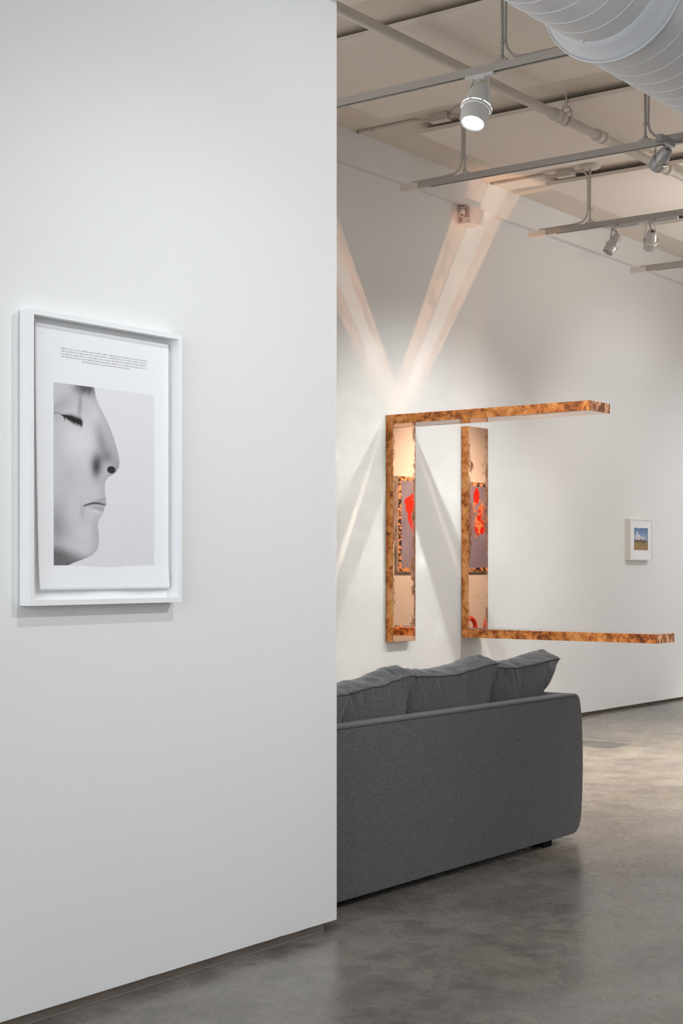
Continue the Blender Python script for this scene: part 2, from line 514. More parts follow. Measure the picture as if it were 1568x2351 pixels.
# beam along the top of the back wall
b_ = B(); b_.box(XE0, XE1, YB - 0.055, YB + .1, 4.105, ZC)
BEAM = struct(b_.build('trim_1', M_CEIL_B if 'M_CEIL_B' in globals() else M_WALL))
rx0, rx1, rz0, rz1 = 9.0, 18.0, 0.6, 3.5  # invented window opening, added to go with the fill light
b_ = B(); b_.box(XE0, rx0, YR - .15, YR, 0, ZC); b_.box(rx1, XE1, YR - .15, YR, 0, ZC)
b_.box(rx0, rx1, YR - .15, YR, 0, rz0); b_.box(rx0, rx1, YR - .15, YR, rz1, ZC); struct(b_.build('wall_right', M_WALL))
win = B(); win.box(rx0, rx1, YR - .10, YR - .04, rz0, rz0 + .06); win.box(rx0, rx1, YR - .10, YR - .04, rz1 - .06, rz1)
for k in range(7):
    x = rx0 + (rx1 - rx0 - .06) * k / 6; win.box(x, x + .06, YR - .10, YR - .04, rz0 + .06, rz1 - .06)
W2 = struct(win.build('added_window_2', M_ALU))
for k in range(6):
    x = rx0 + .06 + (rx1 - rx0 - .06) * k / 6
    p = B(); p.box(x, x + (rx1 - rx0 - .06) / 6 - .06, YR - .075, YR - .065, rz0 + .06, rz1 - .06); p.build('pane', M_GLASS, W2)
b_ = B(); b_.box(XE1, XE1 + .15, YR, YB, 0, ZC); struct(b_.build('wall_far', M_WALL))
# wall behind the photographer with an added window for the fill light
wy0, wy1, wz0, wz1 = -2.0, 2.8, 0.5, 3.75
b_ = B()
b_.box(XE0 - .15, XE0, YR, wy0, 0, ZC); b_.box(XE0 - .15, XE0, wy1, YB, 0, ZC)
b_.box(XE0 - .15, XE0, wy0, wy1, 0, wz0); b_.box(XE0 - .15, XE0, wy0, wy1, wz1, ZC)
struct(b_.build('wall_near', M_WALL))
win = B(); win.box(XE0 - .10, XE0 - .04, wy0, wy1, wz0, wz0 + .06); win.box(XE0 - .10, XE0 - .04, wy0, wy1, wz1 - .06, wz1)
for k in range(5):
    y = wy0 + (wy1 - wy0 - .06) * k / 4; win.box(XE0 - .10, XE0 - .04, y, y + .06, wz0 + .06, wz1 - .06)
W1 = struct(win.build('added_window_1', M_ALU))
for k in range(4):
    y = wy0 + .06 + (wy1 - wy0 - .06) * k / 4
    p = B(); p.box(XE0 - .075, XE0 - .065, y, y + (wy1 - wy0 - .06) / 4 - .06, wz0 + .06, wz1 - .06); p.build('pane', M_GLASS, W1)

# ------------------------------------------------------------------ acoustic panels
PX = [(5.13, 6.48), (6.90, 8.25), (8.68, 10.03), (10.45, 11.80), (12.22, 13.57), (13.99, 15.34), (15.76, 17.11)]
PLAB = ['pale ceiling panel cut by the picture top above the white pipe end',
        'pale ceiling panel above the lit white spotlight',
        'pale ceiling panel behind the lit white spotlight, crossed by the pipe hanger',
        'pale ceiling panel above the small grey spotlight under the duct',
        'pale ceiling panel farthest right above the third track',
        'pale ceiling panel beyond the right edge of the view', 'pale ceiling panel at the far end of the row']
def acoustic_panel(i, x0, x1):
    loc = ((x0 + x1) / 2, 4.3, ZC)
    t = thing('acoustic_panel', loc, PLAB[i], 'ceiling panel', 'acoustic panels under the ceiling')
    p = B(); p.box(x0, x1, 1.2, 5.83, 4.275, 4.304); p.bevel(.002, 1); p.build('panel_board', M_PANEL, t)
    for xx in (x0 + .2, x1 - .2):
        for yy in (1.6, 3.5, 5.4):
            c = B(); c.box(xx - .02, xx + .02, yy - .02, yy + .02, 4.303, ZC); c.build('standoff', M_BOX, t)
    return t
for i, (x0, x1) in enumerate(PX): acoustic_panel(i, x0, x1)

# ------------------------------------------------------------------ sprinkler pipe
PY, PZ, PR = 4.68, 4.165, 0.030
pipe = thing('sprinkler_pipe', (8.0, PY, PZ), 'long cream painted pipe running diagonally under the ceiling panels', 'pipe')
RX = Matrix.Rotation(math.pi / 2, 4, 'Y')
def along_x(x, y, z): return Matrix.Translation((x, y, z)) @ RX
p = B(); p.lathe(along_x(0, PY, PZ), [(PR, -2.9), (PR, 27.9)], 24, (True, True)); p.build('pipe_tube', M_PIPE, pipe)
for x, w in ((8.55, .13), (9.13, .14), (10.12, .16), (14.0, .14)):
    c = B(); c.lathe(along_x(x, PY, PZ), [(PR, -w/2), (PR + .010, -w/2), (PR + .011, -w*.1), (PR + .007, -w*.1), (PR + .007, w*.1), (PR + .011, w*.1), (PR + .010, w/2), (PR, w/2)], 24)
    c.build('coupling', M_PIPE, pipe)
def pipe_hanger(x, label):
    t = thing('pipe_hanger', (x, PY, ZC), label, 'pipe hanger', 'hangers holding the ceiling pipe')
    r = B(); r.tube([(x, PY, ZC), (x, PY, PZ + .095)], .006, 10); r.lathe(Matrix.Translation((x, PY, ZC - .012)), [(.006, -.002), (.016, 0), (.016, .012)], 14); r.build('rod', M_PIPE, t)
    n = B(); n.lathe(Matrix.Translation((x, PY, PZ + .085)), [(.010, 0), (.010, .045)], 6, (True, True)); n.lathe(Matrix.Translation((x, PY, PZ + .076)), [(.014, 0), (.014, .012)], 6, (True, True)); n.build('nut', M_PIPE, t)
    y = B()
    pts = []
    for k in range(33):
        a = math.radians(60 + 0) ; 
    loop = [V((0, -.008, .090)), V((0, -.024, .078)), V((0, -.034, .045)), V((0, -.039, .015)), V((0, -.038, -.01)), V((0, -.026, -.032)), V((0, 0, -.041)), V((0, .026, -.032)), V((0, .038, -.01)), V((0, .039, .015)), V((0, .034, .045)), V((0, .024, .078)), V((0, .008, .090))]
    cv = smooth_curve(loop, 5)
    for a, c in zip(cv, cv[1:]):
        o0 = V((x, PY, PZ))
        A = o0 + a; C = o0 + c; d = (C - A).normalized(); nrm = V((1, 0, 0)).cross(d) * .0025
        vs = [y.bm.verts.new(q) for q in (A - V((.013, 0, 0)) - nrm, A + V((.013, 0, 0)) - nrm, C + V((.013, 0, 0)) - nrm, C - V((.013, 0, 0)) - nrm,
                                          A - V((.013, 0, 0)) + nrm, A + V((.013, 0, 0)) + nrm, C + V((.013, 0, 0)) + nrm, C - V((.013, 0, 0)) + nrm)]
        for f in ((0, 1, 2, 3), (7, 6, 5, 4), (0, 4, 5, 1), (2, 6, 7, 3), (0, 3, 7, 4), (1, 5, 6, 2)): y.bm.faces.new([vs[i] for i in f])
    y.build('clevis', M_PIPE, t)
    bo = B(); bo.tube([(x, PY - .05, PZ + .048), (x, PY + .05, PZ + .048)], .004, 8); bo.build('bolt', M_PIPE, t)
pipe_hanger(8.66, 'cream clevis hanger holding the pipe, just right of the lit white spotlight')
pipe_hanger(12.2, 'clevis hanger holding the pipe far beyond the duct')

# ------------------------------------------------------------------ ventilation duct
DY, DZ = 2.77, 3.635
duct = thing('ventilation_duct', (5.5, DY, DZ), 'large round pale grey ventilation duct with spiral seams and a flared joint', 'duct')
def spiral_tube(x0, x1, r, pitch, phase, name):
    bm_ = B(); n = 96
    steps = []
    x = x0
    prof = [(r, x0)]
    bm_.lathe(along_x(0, DY, DZ), [(r, x0), (r, x1)], n)
    return bm_
def seam_ridge(x0, x1, r, pitch, ph):
    s = B(); n = 64; turns = (x1 - x0) / pitch
    pts = []
    N_ = int(turns * n)
    for k in range(N_ + 1):
        a = -2 * math.pi * k / n + ph
        pts.append(V((x0 + pitch * k / n, DY + r * math.cos(a), DZ + r * math.sin(a))))
    s.tube(pts, 0.0032, 6)
    return s
R_S, R_L, R_F = 0.262, 0.300, 0.313
p = B(); p.lathe(along_x(0, DY, DZ), [(R_S, 2.2), (R_S, 5.40)], 96); tn = p.build('narrow_tube', M_DUCT, duct)
seam_ridge(2.25, 5.37, R_S, .13, 0.4).build('spiral_seam', M_DUCT, tn)
p = B(); p.lathe(along_x(0, DY, DZ), [(R_S - .004, 5.395), (R_S + .006, 5.403), (R_S + .018, 5.43), (R_F - .012, 5.487), (R_F, 5.50), (R_F + .001, 5.512), (R_L + .002, 5.514)], 96)
jt = p.build('flared_joint', M_DUCT, duct)
p = B(); p.lathe(along_x(0, DY, DZ), [(R_F + .0005, 5.498), (R_F + .006, 5.501), (R_F + .006, 5.510), (R_F + .0005, 5.513)], 96); p.build('rolled_rim', M_DUCT, jt)
p = B(); p.lathe(along_x(0, DY, DZ), [(R_L, 5.50), (R_L, 22.0)], 96); tl = p.build('wide_tube', M_DUCT, duct)
seam_ridge(5.59, 14, R_L, .13, 1.2).build('spiral_seam', M_DUCT, tl)
for x, r, a in ((5.385, R_S, -75), (5.535, R_L, -72), (5.385, R_S, 60), (5.535, R_L, 60), (5.385, R_S, 190), (5.535, R_L, 190)):
    a = math.radians(a)
    c = V((x, DY + r * math.cos(a), DZ + r * math.sin(a)))
    d = V((0, math.cos(a), math.sin(a)))
    s = B(); mt = Matrix.Translation(c) @ d.to_track_quat('Z', 'Y').to_matrix().to_4x4()
    s.lathe(mt, [(.008, -.002), (.008, .004), (.005, .008), (.001, .009)], 10, (False, True)); s.build('screw', M_DUCT, duct)
for x in (4.2, 8.46, 12.0, 15.55):
    s = B(); r = R_S if x < 5.4 else R_L
    s.lathe(along_x(x, DY, DZ), [(r + .001, -.02), (r + .004, -.02), (r + .004, .02), (r + .001, .02)], 64)
    s.tube([(x, DY - r - .002, DZ), (x, DY - r - .002, ZC)], .004, 6); s.tube([(x, DY + r + .002, DZ), (x, DY + r + .002, ZC)], .004, 6)
    s.build('hanging_strap', M_DUCT, duct)

# ------------------------------------------------------------------ tracks
TZ0, TZ1, TW = 3.862, 3.902, 0.040
def light_track(x, y0, y1, label, rods, conduit, cap_lit=False, joint=None):
    t = thing('light_track', (x + TW/2, y1, TZ1), label, 'light track', 'parallel lighting tracks hung from the ceiling')
    yc = y1 - .145
    u = B(); s = .011; d = .022; w = TW
    prof = [(x, TZ0), (x + w/2 - s, TZ0), (x + w/2 - s, TZ0 + d), (x + w/2 + s, TZ0 + d), (x + w/2 + s, TZ0), (x + w, TZ0), (x + w, TZ1), (x, TZ1)]
    # prism along Y: axis 1 with (x,z)
    A = [u.bm.verts.new((px, y0, pz)) for px, pz in prof]; C = [u.bm.verts.new((px, yc, pz)) for px, pz in prof]
    n = len(prof)
    for i in range(n): u.bm.faces.new((A[i], A[(i+1) % n], C[(i+1) % n], C[i]))
    u.bm.faces.new(A[::-1]); u.bm.faces.new(C)
    u.build('rail', M_TRACK, t)
    sl = B(); sl.box(x + w/2 - s + .0005, x + w/2 + s - .0005, y0, yc, TZ0 + .004, TZ0 + .021); sl.build('contact_slot', M_SLOT, t)
    c = B(); c.box(x - .002, x + w + .002, yc, y1, TZ0 - .003, TZ1 + .002); c.bevel(.0015, 1)
    c.box(x + .008, x + w - .008, yc - .085, yc, TZ0 - .002, TZ0 + .003); c.build('end_feed', M_TRACKW, t)
    if joint:
        for jy in joint:
            c = B(); c.box(x - .0015, x + w + .0015, jy - .05, jy + .05, TZ0 - .002, TZ1 + .001); c.build('joint_cover', M_TRACKW, t)
    for ry in rods:
        sgn = 1
        r = B(); cx_ = x + TW/2
        r.tube([(cx_, ry, TZ1 + .02), (cx_, ry, ZC)], .0085, 12); rod = r.build('rod', M_TRACK if ry < 5 else M_BOX, t)
        f = B(); f.box(x + .004, x + w - .004, ry - .035, ry + .035, TZ1, TZ1 + .012); f.lathe(Matrix.Translation((cx_, ry, TZ1 + .012)), [(.015, 0), (.015, .018), (.011, .022)], 16, (False, True)); f.build('rod_clamp', M_TRACK if ry < 5 else M_BOX, t)
        k = B(); k.lathe(Matrix.Translation((cx_, ry, ZC)), [(.010, -.030), (.066, -.026), (.080, -.014), (.080, 0)], 32, (True, False)); k.build('canopy', M_BOX, t)
        # armoured cable down the rod and along the rail
        if ry > 5:   # feed from the junction box
            pts = smooth_curve([(cx_ + .0, ry + .175, ZC - .028), (cx_ - .0, ry + .11, ZC - .028), (cx_ - .012, ry + .035, ZC - .055), (cx_ - .017, ry + .012, ZC - .13), (cx_ - .017, ry + .010, ZC - .30), (cx_ - .010, ry + .02, TZ1 + .075), (cx_, ry + .055, TZ1 + .028), (cx_, ry + .13, TZ1 + .012), (cx_, ry + .30, TZ1 + .008), (cx_, yc + .06, TZ1 + .008)], 10)
        else:
            pts = smooth_curve([(cx_ + .0, ry - .022, ZC - .01), (cx_, ry - .022, ZC - .2), (cx_, ry - .022, TZ1 + .10), (cx_, ry - .045, TZ1 + .045), (cx_, ry - .10, TZ1 + .012), (cx_, max(y0 + .03, ry - .25), TZ1 + .008), (cx_, max(y0 + .01, ry - .8), TZ1 + .008)], 10)
        g = B(); g.tube(resample(pts, .0045), .0078, 8, ridge=.10); g.build('armoured_cable', M_TRACK if ry < 5 else M_BOX, t)
        tb = B(); tb.lathe(Matrix.Translation((cx_, ry - .006, TZ1 + .10)), [(.009, 0), (.022, .001), (.022, .005), (.009, .006)], 12); tb.build('cable_tie', M_TRACK if ry < 5 else M_BOX, t)
    if conduit:
        cy0, cy1 = conduit
        cx_ = x + TW/2
        j = thing('junction_box', (cx_, cy0 + .07, ZC), JB.pop(0), 'junction box', 'junction boxes on the ceiling')
        q = B(); q.box(cx_ - .028, cx_ + .028, cy0, cy0 + .135, ZC - .052, ZC); q.bevel(.003, 1); q.build('box_body', M_BOX, j)
        q = B(); q.box(cx_ - .032, cx_ + .032, cy0 - .004, cy0 + .139, ZC - .056, ZC - .050); q.build('cover_plate', M_BOX, j)
        q = B()
        for k in range(3): q.lathe(Matrix.Translation((cx_ - .028, cy0 + .03 + k * .038, ZC - .026)) @ Matrix.Rotation(-math.pi/2, 4, 'Y'), [(.013, 0), (.013, .0012), (.0115, .0012), (.0115, .0004)], 16)
        q.build('knockout', M_BOX, j)
        q = B(); q.lathe(Matrix.Translation((cx_, cy0 - .004, ZC - .028)) @ Matrix.Rotation(math.pi/2, 4, 'X'), [(.012, -.004), (.012, .014), (.009, .014)], 12, (True, True)); q.build('cable_connector', M_BOX, j)
        k = B(); k.tube(smooth_curve([(cx_, cy0 + .13, ZC - .030), (cx_, cy0 + .2, ZC - .030), (cx_, cy0 + .27, ZC - .012), (cx_, cy0 + .34, ZC - .010), (cx_, cy1 - .02, ZC - .010), (cx_, cy1, ZC - .010)], 6), .010, 10)
        k.lathe(Matrix.Translation((cx_, cy1 - .07, ZC - .010)) @ Matrix.Rotation(-math.pi/2, 4, 'X'), [(.0135, 0), (.0135, .06)], 12, (True, True))
        k.box(cx_ - .02, cx_ + .02, cy1 - .11, cy1 - .09, ZC - .022, ZC)
        cd = k.build('ceiling_conduit', M_BOX, None, (cx_, cy1, ZC))
        tag(cd, CD.pop(0), 'conduit', 'thin conduits along the ceiling')
    return t
JB = ['cream junction box on the ceiling left of the lit white spotlight',
      'cream junction box on the ceiling above the third track from the front',
      'junction box beyond the right picture edge']
CD = ['thin cream conduit on the ceiling ending left, above the second track end',
      'thin cream conduit ending just above the orange light patch on the ceiling',
      'short cream conduit end at the right edge above the farthest track']
light_track(6.75, 3.50, 5.88, 'nearest grey track, holding the lit white spotlight', [4.03, 5.38], None, joint=(3.575,))
light_track(8.53, 3.15, 5.88, 'second grey track from the front, holding the dark grey spotlight under the duct', [4.08, 5.375], (5.50, 6.24))
light_track(10.31, 3.15, 5.90, 'third track, holding two small silver spotlights', [3.6, 5.38], (5.52, 6.24))
light_track(12.09, 3.15, 5.91, 'farthest track, just a short end seen at the right edge', [5.30], (5.5, 6.24))
light_track(4.97, -1.8, 2.35, 'track on the near side of the partition, ahead of the photographer', [-0.6, 2.1], None)
light_track(3.19, -1.8, 2.35, 'track on the near side of the partition, above the large framed print', [-0.6, 2.1], None)
light_track(15.65, 3.12, 5.9, 'added track in the far part of the hall beyond the view', [4.2, 5.3], None)  # added track, carries extra lamps for the far hall
light_track(22.77, -1.9, 5.9, 'added track at the far end of the hall beyond the view', [-1.0, 5.3], None)  # added track for the lamp on the canvas

# ------------------------------------------------------------------ track spotlights
def frame_from(axis, side):
    z = V(axis).normalized(); y = V(side); y = (y - z * y.dot(z)).normalized(); x = y.cross(z)
    m = Matrix((x, y, z)).transposed().to_4x4(); return m
def track_spot(front, axis, trk_x, base_y, L, R, label, mat, lit, adapter='flat', energy=0, color=WARM, size=60, blend=.8, radius=.03, back_hole=True, add_light=True, leak=None, group='track spotlights', yoke_up=None):
    """front: centre of the aperture; axis: where it points; L,R length and radius"""
    front = V(front); ax = V(axis).normalized()
    ax0 = front - ax * L
    txc = trk_x + TW/2
    t = thing('track_spotlight', (txc, base_y, TZ0), label, 'spotlight', group)
    side = V((0, 0, 1)).cross(ax)
    if side.length < .05: side = V((1, 0, 0))
    side.normalize()
    m = frame_from(ax, side); m.translation = ax0
    pivot = ax0 + ax * (L * .52)
    h = B()
    h.lathe(m, [(R*.50, 0), (R*.62, L*.03), (R*.74, L*.16), (R*.84, L*.34), (R*.88, L*.50), (R*.88, L*.56)], 36, (not back_hole, False))
    if back_hole: h.lathe(m, [(R*.50, 0), (R*.28, 0), (R*.28, L*.06)], 28)
    head = h.build('lamp_head', mat, t)
    if back_hole:
        k = B(); k.lathe(m, [(R*.28, L*.06), (.0005, L*.06)], 20); k.build('rear_opening', M_BLACK, head)
    r = B()
    r.lathe(m, [(R*.90, L*.56), (R*1.06, L*.57), (R*1.08, L*.60), (R*1.06, L*.63), (R*.98, L*.64)], 36)
    r.build('collar', mat, head)
    f = B()
    f.lathe(m, [(R*.96, L*.63), (R*.97, L*.70), (R*.90, L*.98), (R*.86, L*1.0), (R*.78, L*1.0), (R*.78, L*.80)], 36)
    f.build('front_barrel', mat, head)
    lens = B(); lens.lathe(m, [(R*.79, L*.84), (R*.5, L*.80), (.0005, L*.79)], 28); lens.build('lamp_bulb', M_BULB if lit == 'white' else (M_LEAKW if lit else M_LENS), head)
    if leak:
        s = B()
        for a0, a1 in leak:
            n = 8
            for k in range(n):
                q = []
                for a in (a0 + (a1 - a0) * k / n, a0 + (a1 - a0) * (k+1) / n):
                    for zz in (L*.578, L*.598):
                        q.append(s.bm.verts.new(m @ V((R*1.085*math.cos(math.radians(a)), R*1.085*math.sin(math.radians(a)), zz))))
                s.bm.faces.new((q[0], q[1], q[3], q[2]))
        s.build('light_slot', M_LEAK if lit == 'white' else M_LEAKW, head)
    # yoke: two flat arms and a bridge under the adapter
    top = V((pivot.x * .35 + txc * .65 if adapter != 'side' else pivot.x, pivot.y, TZ0 - .024))
    if yoke_up: top = V(yoke_up)
    g = B()
    for sg in (-1, 1):
        p0 = pivot + side * sg * R * 1.02; p1 = top + side * sg * R * .55
        d = p1 - p0; mm = frame_from(d, side); mm.translation = (p0 + p1) / 2
        g.obox(mm, R*.24, .003, d.length)
        kn = frame_from(side, V((0, 0, 1))); kn.translation = p0
        g.lathe(kn, [(R*.13, -.006), (R*.13, .006)], 10, (True, True))
    mm = frame_from(V((0, 0, 1)), side); mm.translation = top
    g.obox(mm, R*.3, R*1.1, .003)
    g.build('yoke', mat, t)
    w = B(); w.tube(smooth_curve([top, top + V((0, 0, -.012)), (top + ax0) / 2 + V((0, 0, .004)) + side * .006, ax0 + ax * L * .12 + V((0, 0, R * .55))], 5), .0028, 6); w.build('lead', M_BLACK if lit != 'white' else M_BOX, t)
    kk = B(); kk.lathe(Matrix.Translation(top - V((0, 0, .008))), [(.004, 0), (.011, .003), (.013, .008), (.013, .020)], 16, (True, False)); kk.build('swivel', mat, t)
    # adapter in the track
    q = B()
    if adapter == 'flat':
        q.box(txc - .018, txc + .018, base_y - .085, base_y + .085, TZ0 - .012, TZ0 + .002); q.bevel(.002, 1)
        q.box(min(top.x, txc) - .015, max(top.x, txc) + .015, base_y - .03, base_y + .03, TZ0 - .024, TZ0 - .010)
    elif adapter == 'driver':
        q.box(txc - .018, txc + .018, base_y - .02, base_y + .10, TZ0 - .012, TZ0 + .002)
        q.box(txc - .017, txc + .017, base_y - .20, base_y - .035, TZ0 - .030, TZ0 + .001)
        q.box(min(top.x, txc) - .012, max(top.x, txc) + .012, base_y - .05, base_y + .03, TZ0 - .024, TZ0 - .004)
    else:
        # box set sideways below the rail with one rounded end
        out = []
        for k in range(13):
            a = math.pi/2 + math.pi * k / 12
            out.append((0.0 + .024 * math.cos(a), .024 * math.sin(a)))
        out += [(.165, -.022), (.165, .022)]
        dirv = V((txc + .05 - top.x, base_y - .10 - top.y, 0)).normalized(); sd = V((-dirv.y, dirv.x, 0))
        A = [q.bm.verts.new(V((top.x, top.y, TZ0 - .045)) + dirv * u_ + sd * v_) for u_, v_ in out]
        C = [q.bm.verts.new(V((top.x, top.y, TZ0 - .004)) + dirv * u_ + sd * v_) for u_, v_ in out]
        n = len(out)
        for i in range(n): q.bm.faces.new((A[i], A[(i+1) % n], C[(i+1) % n], C[i]))
        q.bm.faces.new(A[::-1]); q.bm.faces.new(C)
        q.box(txc - .017, txc + .017, base_y - .20, base_y - .02, TZ0 - .010, TZ0 + .002)
    q.build('track_adapter', mat, t)
    if energy and add_light:
        lo = spot('lamp_light', front + ax * .012, front + ax, energy, color, size, blend, radius)
        lo.parent = t; lo.location = (front + ax * .012) - t.location
    return t

# lit white spotlight on the nearest track
track_spot((6.71, 4.17, 3.597), (-.415, -.03, -.903), 6.75, 4.16, .235, .076, 'large white spotlight shining bright, nearest track', M_LAMPW, 'white',
           energy=70, color=(.97, .98, 1), size=80, blend=.9, back_hole=False, leak=tuple((a, a + 38) for a in range(0, 360, 45)), radius=.045,
           yoke_up=(6.77, 4.155, TZ0 - .012))
# sculpture lamps
track_spot(SPOT_A, (.42, .80, -.58), 8.53, 3.98, .150, .049, 'dark grey spotlight seen from behind, hanging below the duct on the second track', M_LAMPG, 'warm', adapter='side',
           leak=((-40, 0), (140, 200)), back_hole=True, yoke_up=(8.33, 3.88, TZ0 - .05))
track_spot((10.29, 5.215, 3.655), (-.42, .35, -.84), 10.31, 5.17, .160, .046, 'unlit silver spotlight facing the camera, left one on the third track', M_LAMPS, None, adapter='driver', back_hole=True)
track_spot((10.40, 4.93, 3.668), (.62, .45, -.64), 10.31, 4.87, .160, .050, 'silver spotlight seen from behind, right one on the third track', M_LAMPS, 'warm', adapter='driver',
           leak=((-60, -20), (120, 160)), energy=25, color=WARM, size=50, blend=.8)
track_spot(SPOT_B, (-.16, .79, -.60), 10.31, 3.55, .112, .042, 'silver spotlight on the third track just outside the right edge', M_LAMPS, 'warm', adapter='driver', yoke_up=(10.26, 3.56, TZ0 - .03))
# added lamps that brighten the hall floor and, by bounce, the ceiling
for tx, ly_, en_, cl_, lab in ((8.53, 3.30, 850, (1, .83, .67), 'added spotlight on the second track above the duct side, brightening the floor'), (10.31, 3.40, 1100, (1, .84, .68), 'added spotlight on the third track just outside the view, brightening the floor'), (15.65, 3.9, 1500, (1, .95, .9), 'added spotlight brightening the floor far down the hall')):
    track_spot((tx - .12 if tx == 10.31 else tx + .02, ly_, 3.68), (.04, .07, -.99), tx, ly_ - .02, .13, .045, lab, M_LAMPS, 'warm', adapter='flat', energy=en_, color=cl_, size=84, blend=.9, radius=.03)
# near-side lamps for the partition and print
track_spot((3.21, 1.42, 3.66), (.08, .42, -.90), 3.19, 1.36, .13, .045, 'spotlight above and before the large framed print', M_LAMPS, 'warm', adapter='flat', energy=92, color=COOL, size=90, blend=1.0, radius=.016, add_light=True)
track_spot((4.95, .02, 3.61), (-.20, .82, -.42), 4.97, -.02, .13, .045, 'spotlight washing the free end of the partition', M_LAMPS, 'warm', adapter='flat', energy=240, color=COOL, size=66, blend=1.0, radius=.03)
track_spot((12.12, 3.6, 3.70), (.22, .78, -.60), 12.09, 3.55, .13, .045, 'spotlight aimed at the small framed picture', M_LAMPS, 'warm', adapter='flat', energy=90, color=(.97, .98, 1), size=85, blend=.9)
track_spot((15.68, 3.5, 3.70), (.0, .75, -.66), 15.65, 3.45, .13, .045, 'added spotlight brightening the back wall in the far part of the hall', M_LAMPS, 'warm', adapter='flat', energy=195, color=(.93, .98, 1), size=95, blend=.9)  # added lamp, general fill for the far hall
track_spot((22.8, 0.2, 3.70), (.05, -.78, -.55), 22.77, .25, .13, .045, 'added spotlight brightening the large abstract canvas at the far end', M_LAMPS, 'warm', adapter='flat', energy=680, color=WARM, size=110, blend=.9)  # added lamp so the mirrored canvas and wall are lit

# added uplight that brightens the ceiling, outside the view
for k, (ux, uy, uz) in enumerate(((12.0, 3.7, 2.95),)):
    t = thing('added_uplight', (ux, uy, uz), ('added uplight brightening the ceiling between the duct and the back wall, outside the view', 'added uplight in the bay behind the partition')[k], 'pendant light', 'added uplights')
    q = B(); q.prism([(uy - .10, uz + .06), (uy - .07, uz), (uy + .07, uz), (uy + .10, uz + .06), (uy + .09, uz + .06), (uy + .065, uz + .008), (uy - .065, uz + .008), (uy - .09, uz + .06)], 0, ux - .8, ux + .8); q.build('trough', M_TRACKW, t)
    for xx in (ux - .12, ux + .12):
        q = B(); q.tube([(xx, uy, uz + .005), (xx, uy, ZC)], .003, 6); q.build('wire', M_TRACK, t)
    area('uplight', (ux, uy, uz + .065), (math.pi, 0, 0), 1.5, .14, (45,)[k], (1, .93, .87))

# added track and two lamps in the hidden bay, bouncing light onto the ceiling
light_track(4.97, 3.70, 5.88, 'added short track in the bay hidden behind the partition', [4.6, 5.38], None)
track_spot((5.0, 4.32, 3.69), (.10, .84, -.52), 4.97, 4.27, .13, .045, 'added spotlight bouncing light off the hidden back wall behind the partition', M_LAMPS, 'warm', adapter='flat', energy=585, color=(1, .93, .85), size=95, blend=.9)
track_spot((4.97, 4.95, 3.69), (-.5, .60, -.62), 4.97, 4.90, .13, .045, 'second added spotlight bouncing light in the bay hidden behind the partition', M_LAMPS, 'warm', adapter='flat', energy=3900, color=(.95, .97, 1), size=95, blend=.9)

# ------------------------------------------------------------------ copper sculptures
M_CF1 = copper_mat('copper_polished_one', 'mirror', 9.0, 9.29)
M_CF2 = copper_mat('copper_polished_two', 'mirror', 10.02, 10.31)
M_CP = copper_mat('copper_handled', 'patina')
M_CS = copper_mat('copper_rubbed', 'scratch')
def copper_block(x0, x1, y0, y1, z0, z1, mirror, end_axis):
    q = B()
    bm = q.bm
    q.box(x0, x1, y0, y1, z0, z1)
    q.bevel(.0015, 1)
    bm.faces.ensure_lookup_table(); bm.normal_update()
    for f in bm.faces:
        n = f.normal
        if abs(n.x) > .6: f.material_index = 1
        elif end_axis == 'y' and abs(n.y) > .6: f.material_index = 2
        else: f.material_index = 0
    return q
def copper_piece(x0, x1, z_lo, z_hi, arm_top, label):
    t = thing('copper_sculpture', ((x0 + x1) / 2, YB, z_lo), label, 'sculpture', 'copper wall sculptures')
    mf = M_CF1 if x0 < 9.5 else M_CF2
    T = .065
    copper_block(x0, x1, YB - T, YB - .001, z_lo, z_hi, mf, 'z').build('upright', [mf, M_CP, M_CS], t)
    if arm_top: a0, a1 = z_hi - T, z_hi
    else: a0, a1 = z_lo, z_lo + T
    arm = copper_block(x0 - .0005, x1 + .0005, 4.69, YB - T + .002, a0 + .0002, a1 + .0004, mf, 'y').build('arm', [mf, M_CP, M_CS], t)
    rv = B()
    for yy in (4.9, 5.35, 5.8):
        for zz in (a0 + .02,): rv.lathe(Matrix.Translation((x0 - .0005, yy, zz + .02)) @ Matrix.Rotation(-math.pi/2, 4, 'Y'), [(.004, -.001), (.004, .001), (.002, .002)], 8, (False, True))
    rv.build('rivet', M_CS, arm)
    return t
A1Z, A2Z = 2.405, 0.765 + .065
copper_piece(9.0, 9.29, .770, A1Z, True, 'copper wall piece on the left, its long arm reaching out from the top')
copper_piece(10.02, 10.31, .765, 2.400, False, 'copper wall piece on the right, its long arm reaching out at the bottom')

# added lamps imitating beams off the polished faces
mirror_image_lamp('added_beam_lamp', SPOT_A, 2, A1Z + .001, (9.0, 9.29), (4.69, 6.33), E_A * 1.45, CC, EC, True)
mirror_image_lamp('added_beam_lamp', SPOT_B, 2, A1Z + .001, (9.0, 9.29), (4.69, 6.33), E_B * 1.4, CC, EC, True)
mirror_image_lamp('added_beam_lamp', SPOT_B, 2, A2Z, (10.02, 10.31), (4.69, 6.33), E_B * .9, CC, EC, False)
mirror_image_lamp('added_beam_lamp', SPOT_B, 0, 9.29, (2.34, 2.405), (4.69, 6.33), E_B * .9, CC, CC, False)
mirror_image_lamp('added_beam_lamp', SPOT_A, 0, 9.0, (2.34, 2.405), (4.69, 6.33), E_A * 1.5, CC, CC, False)

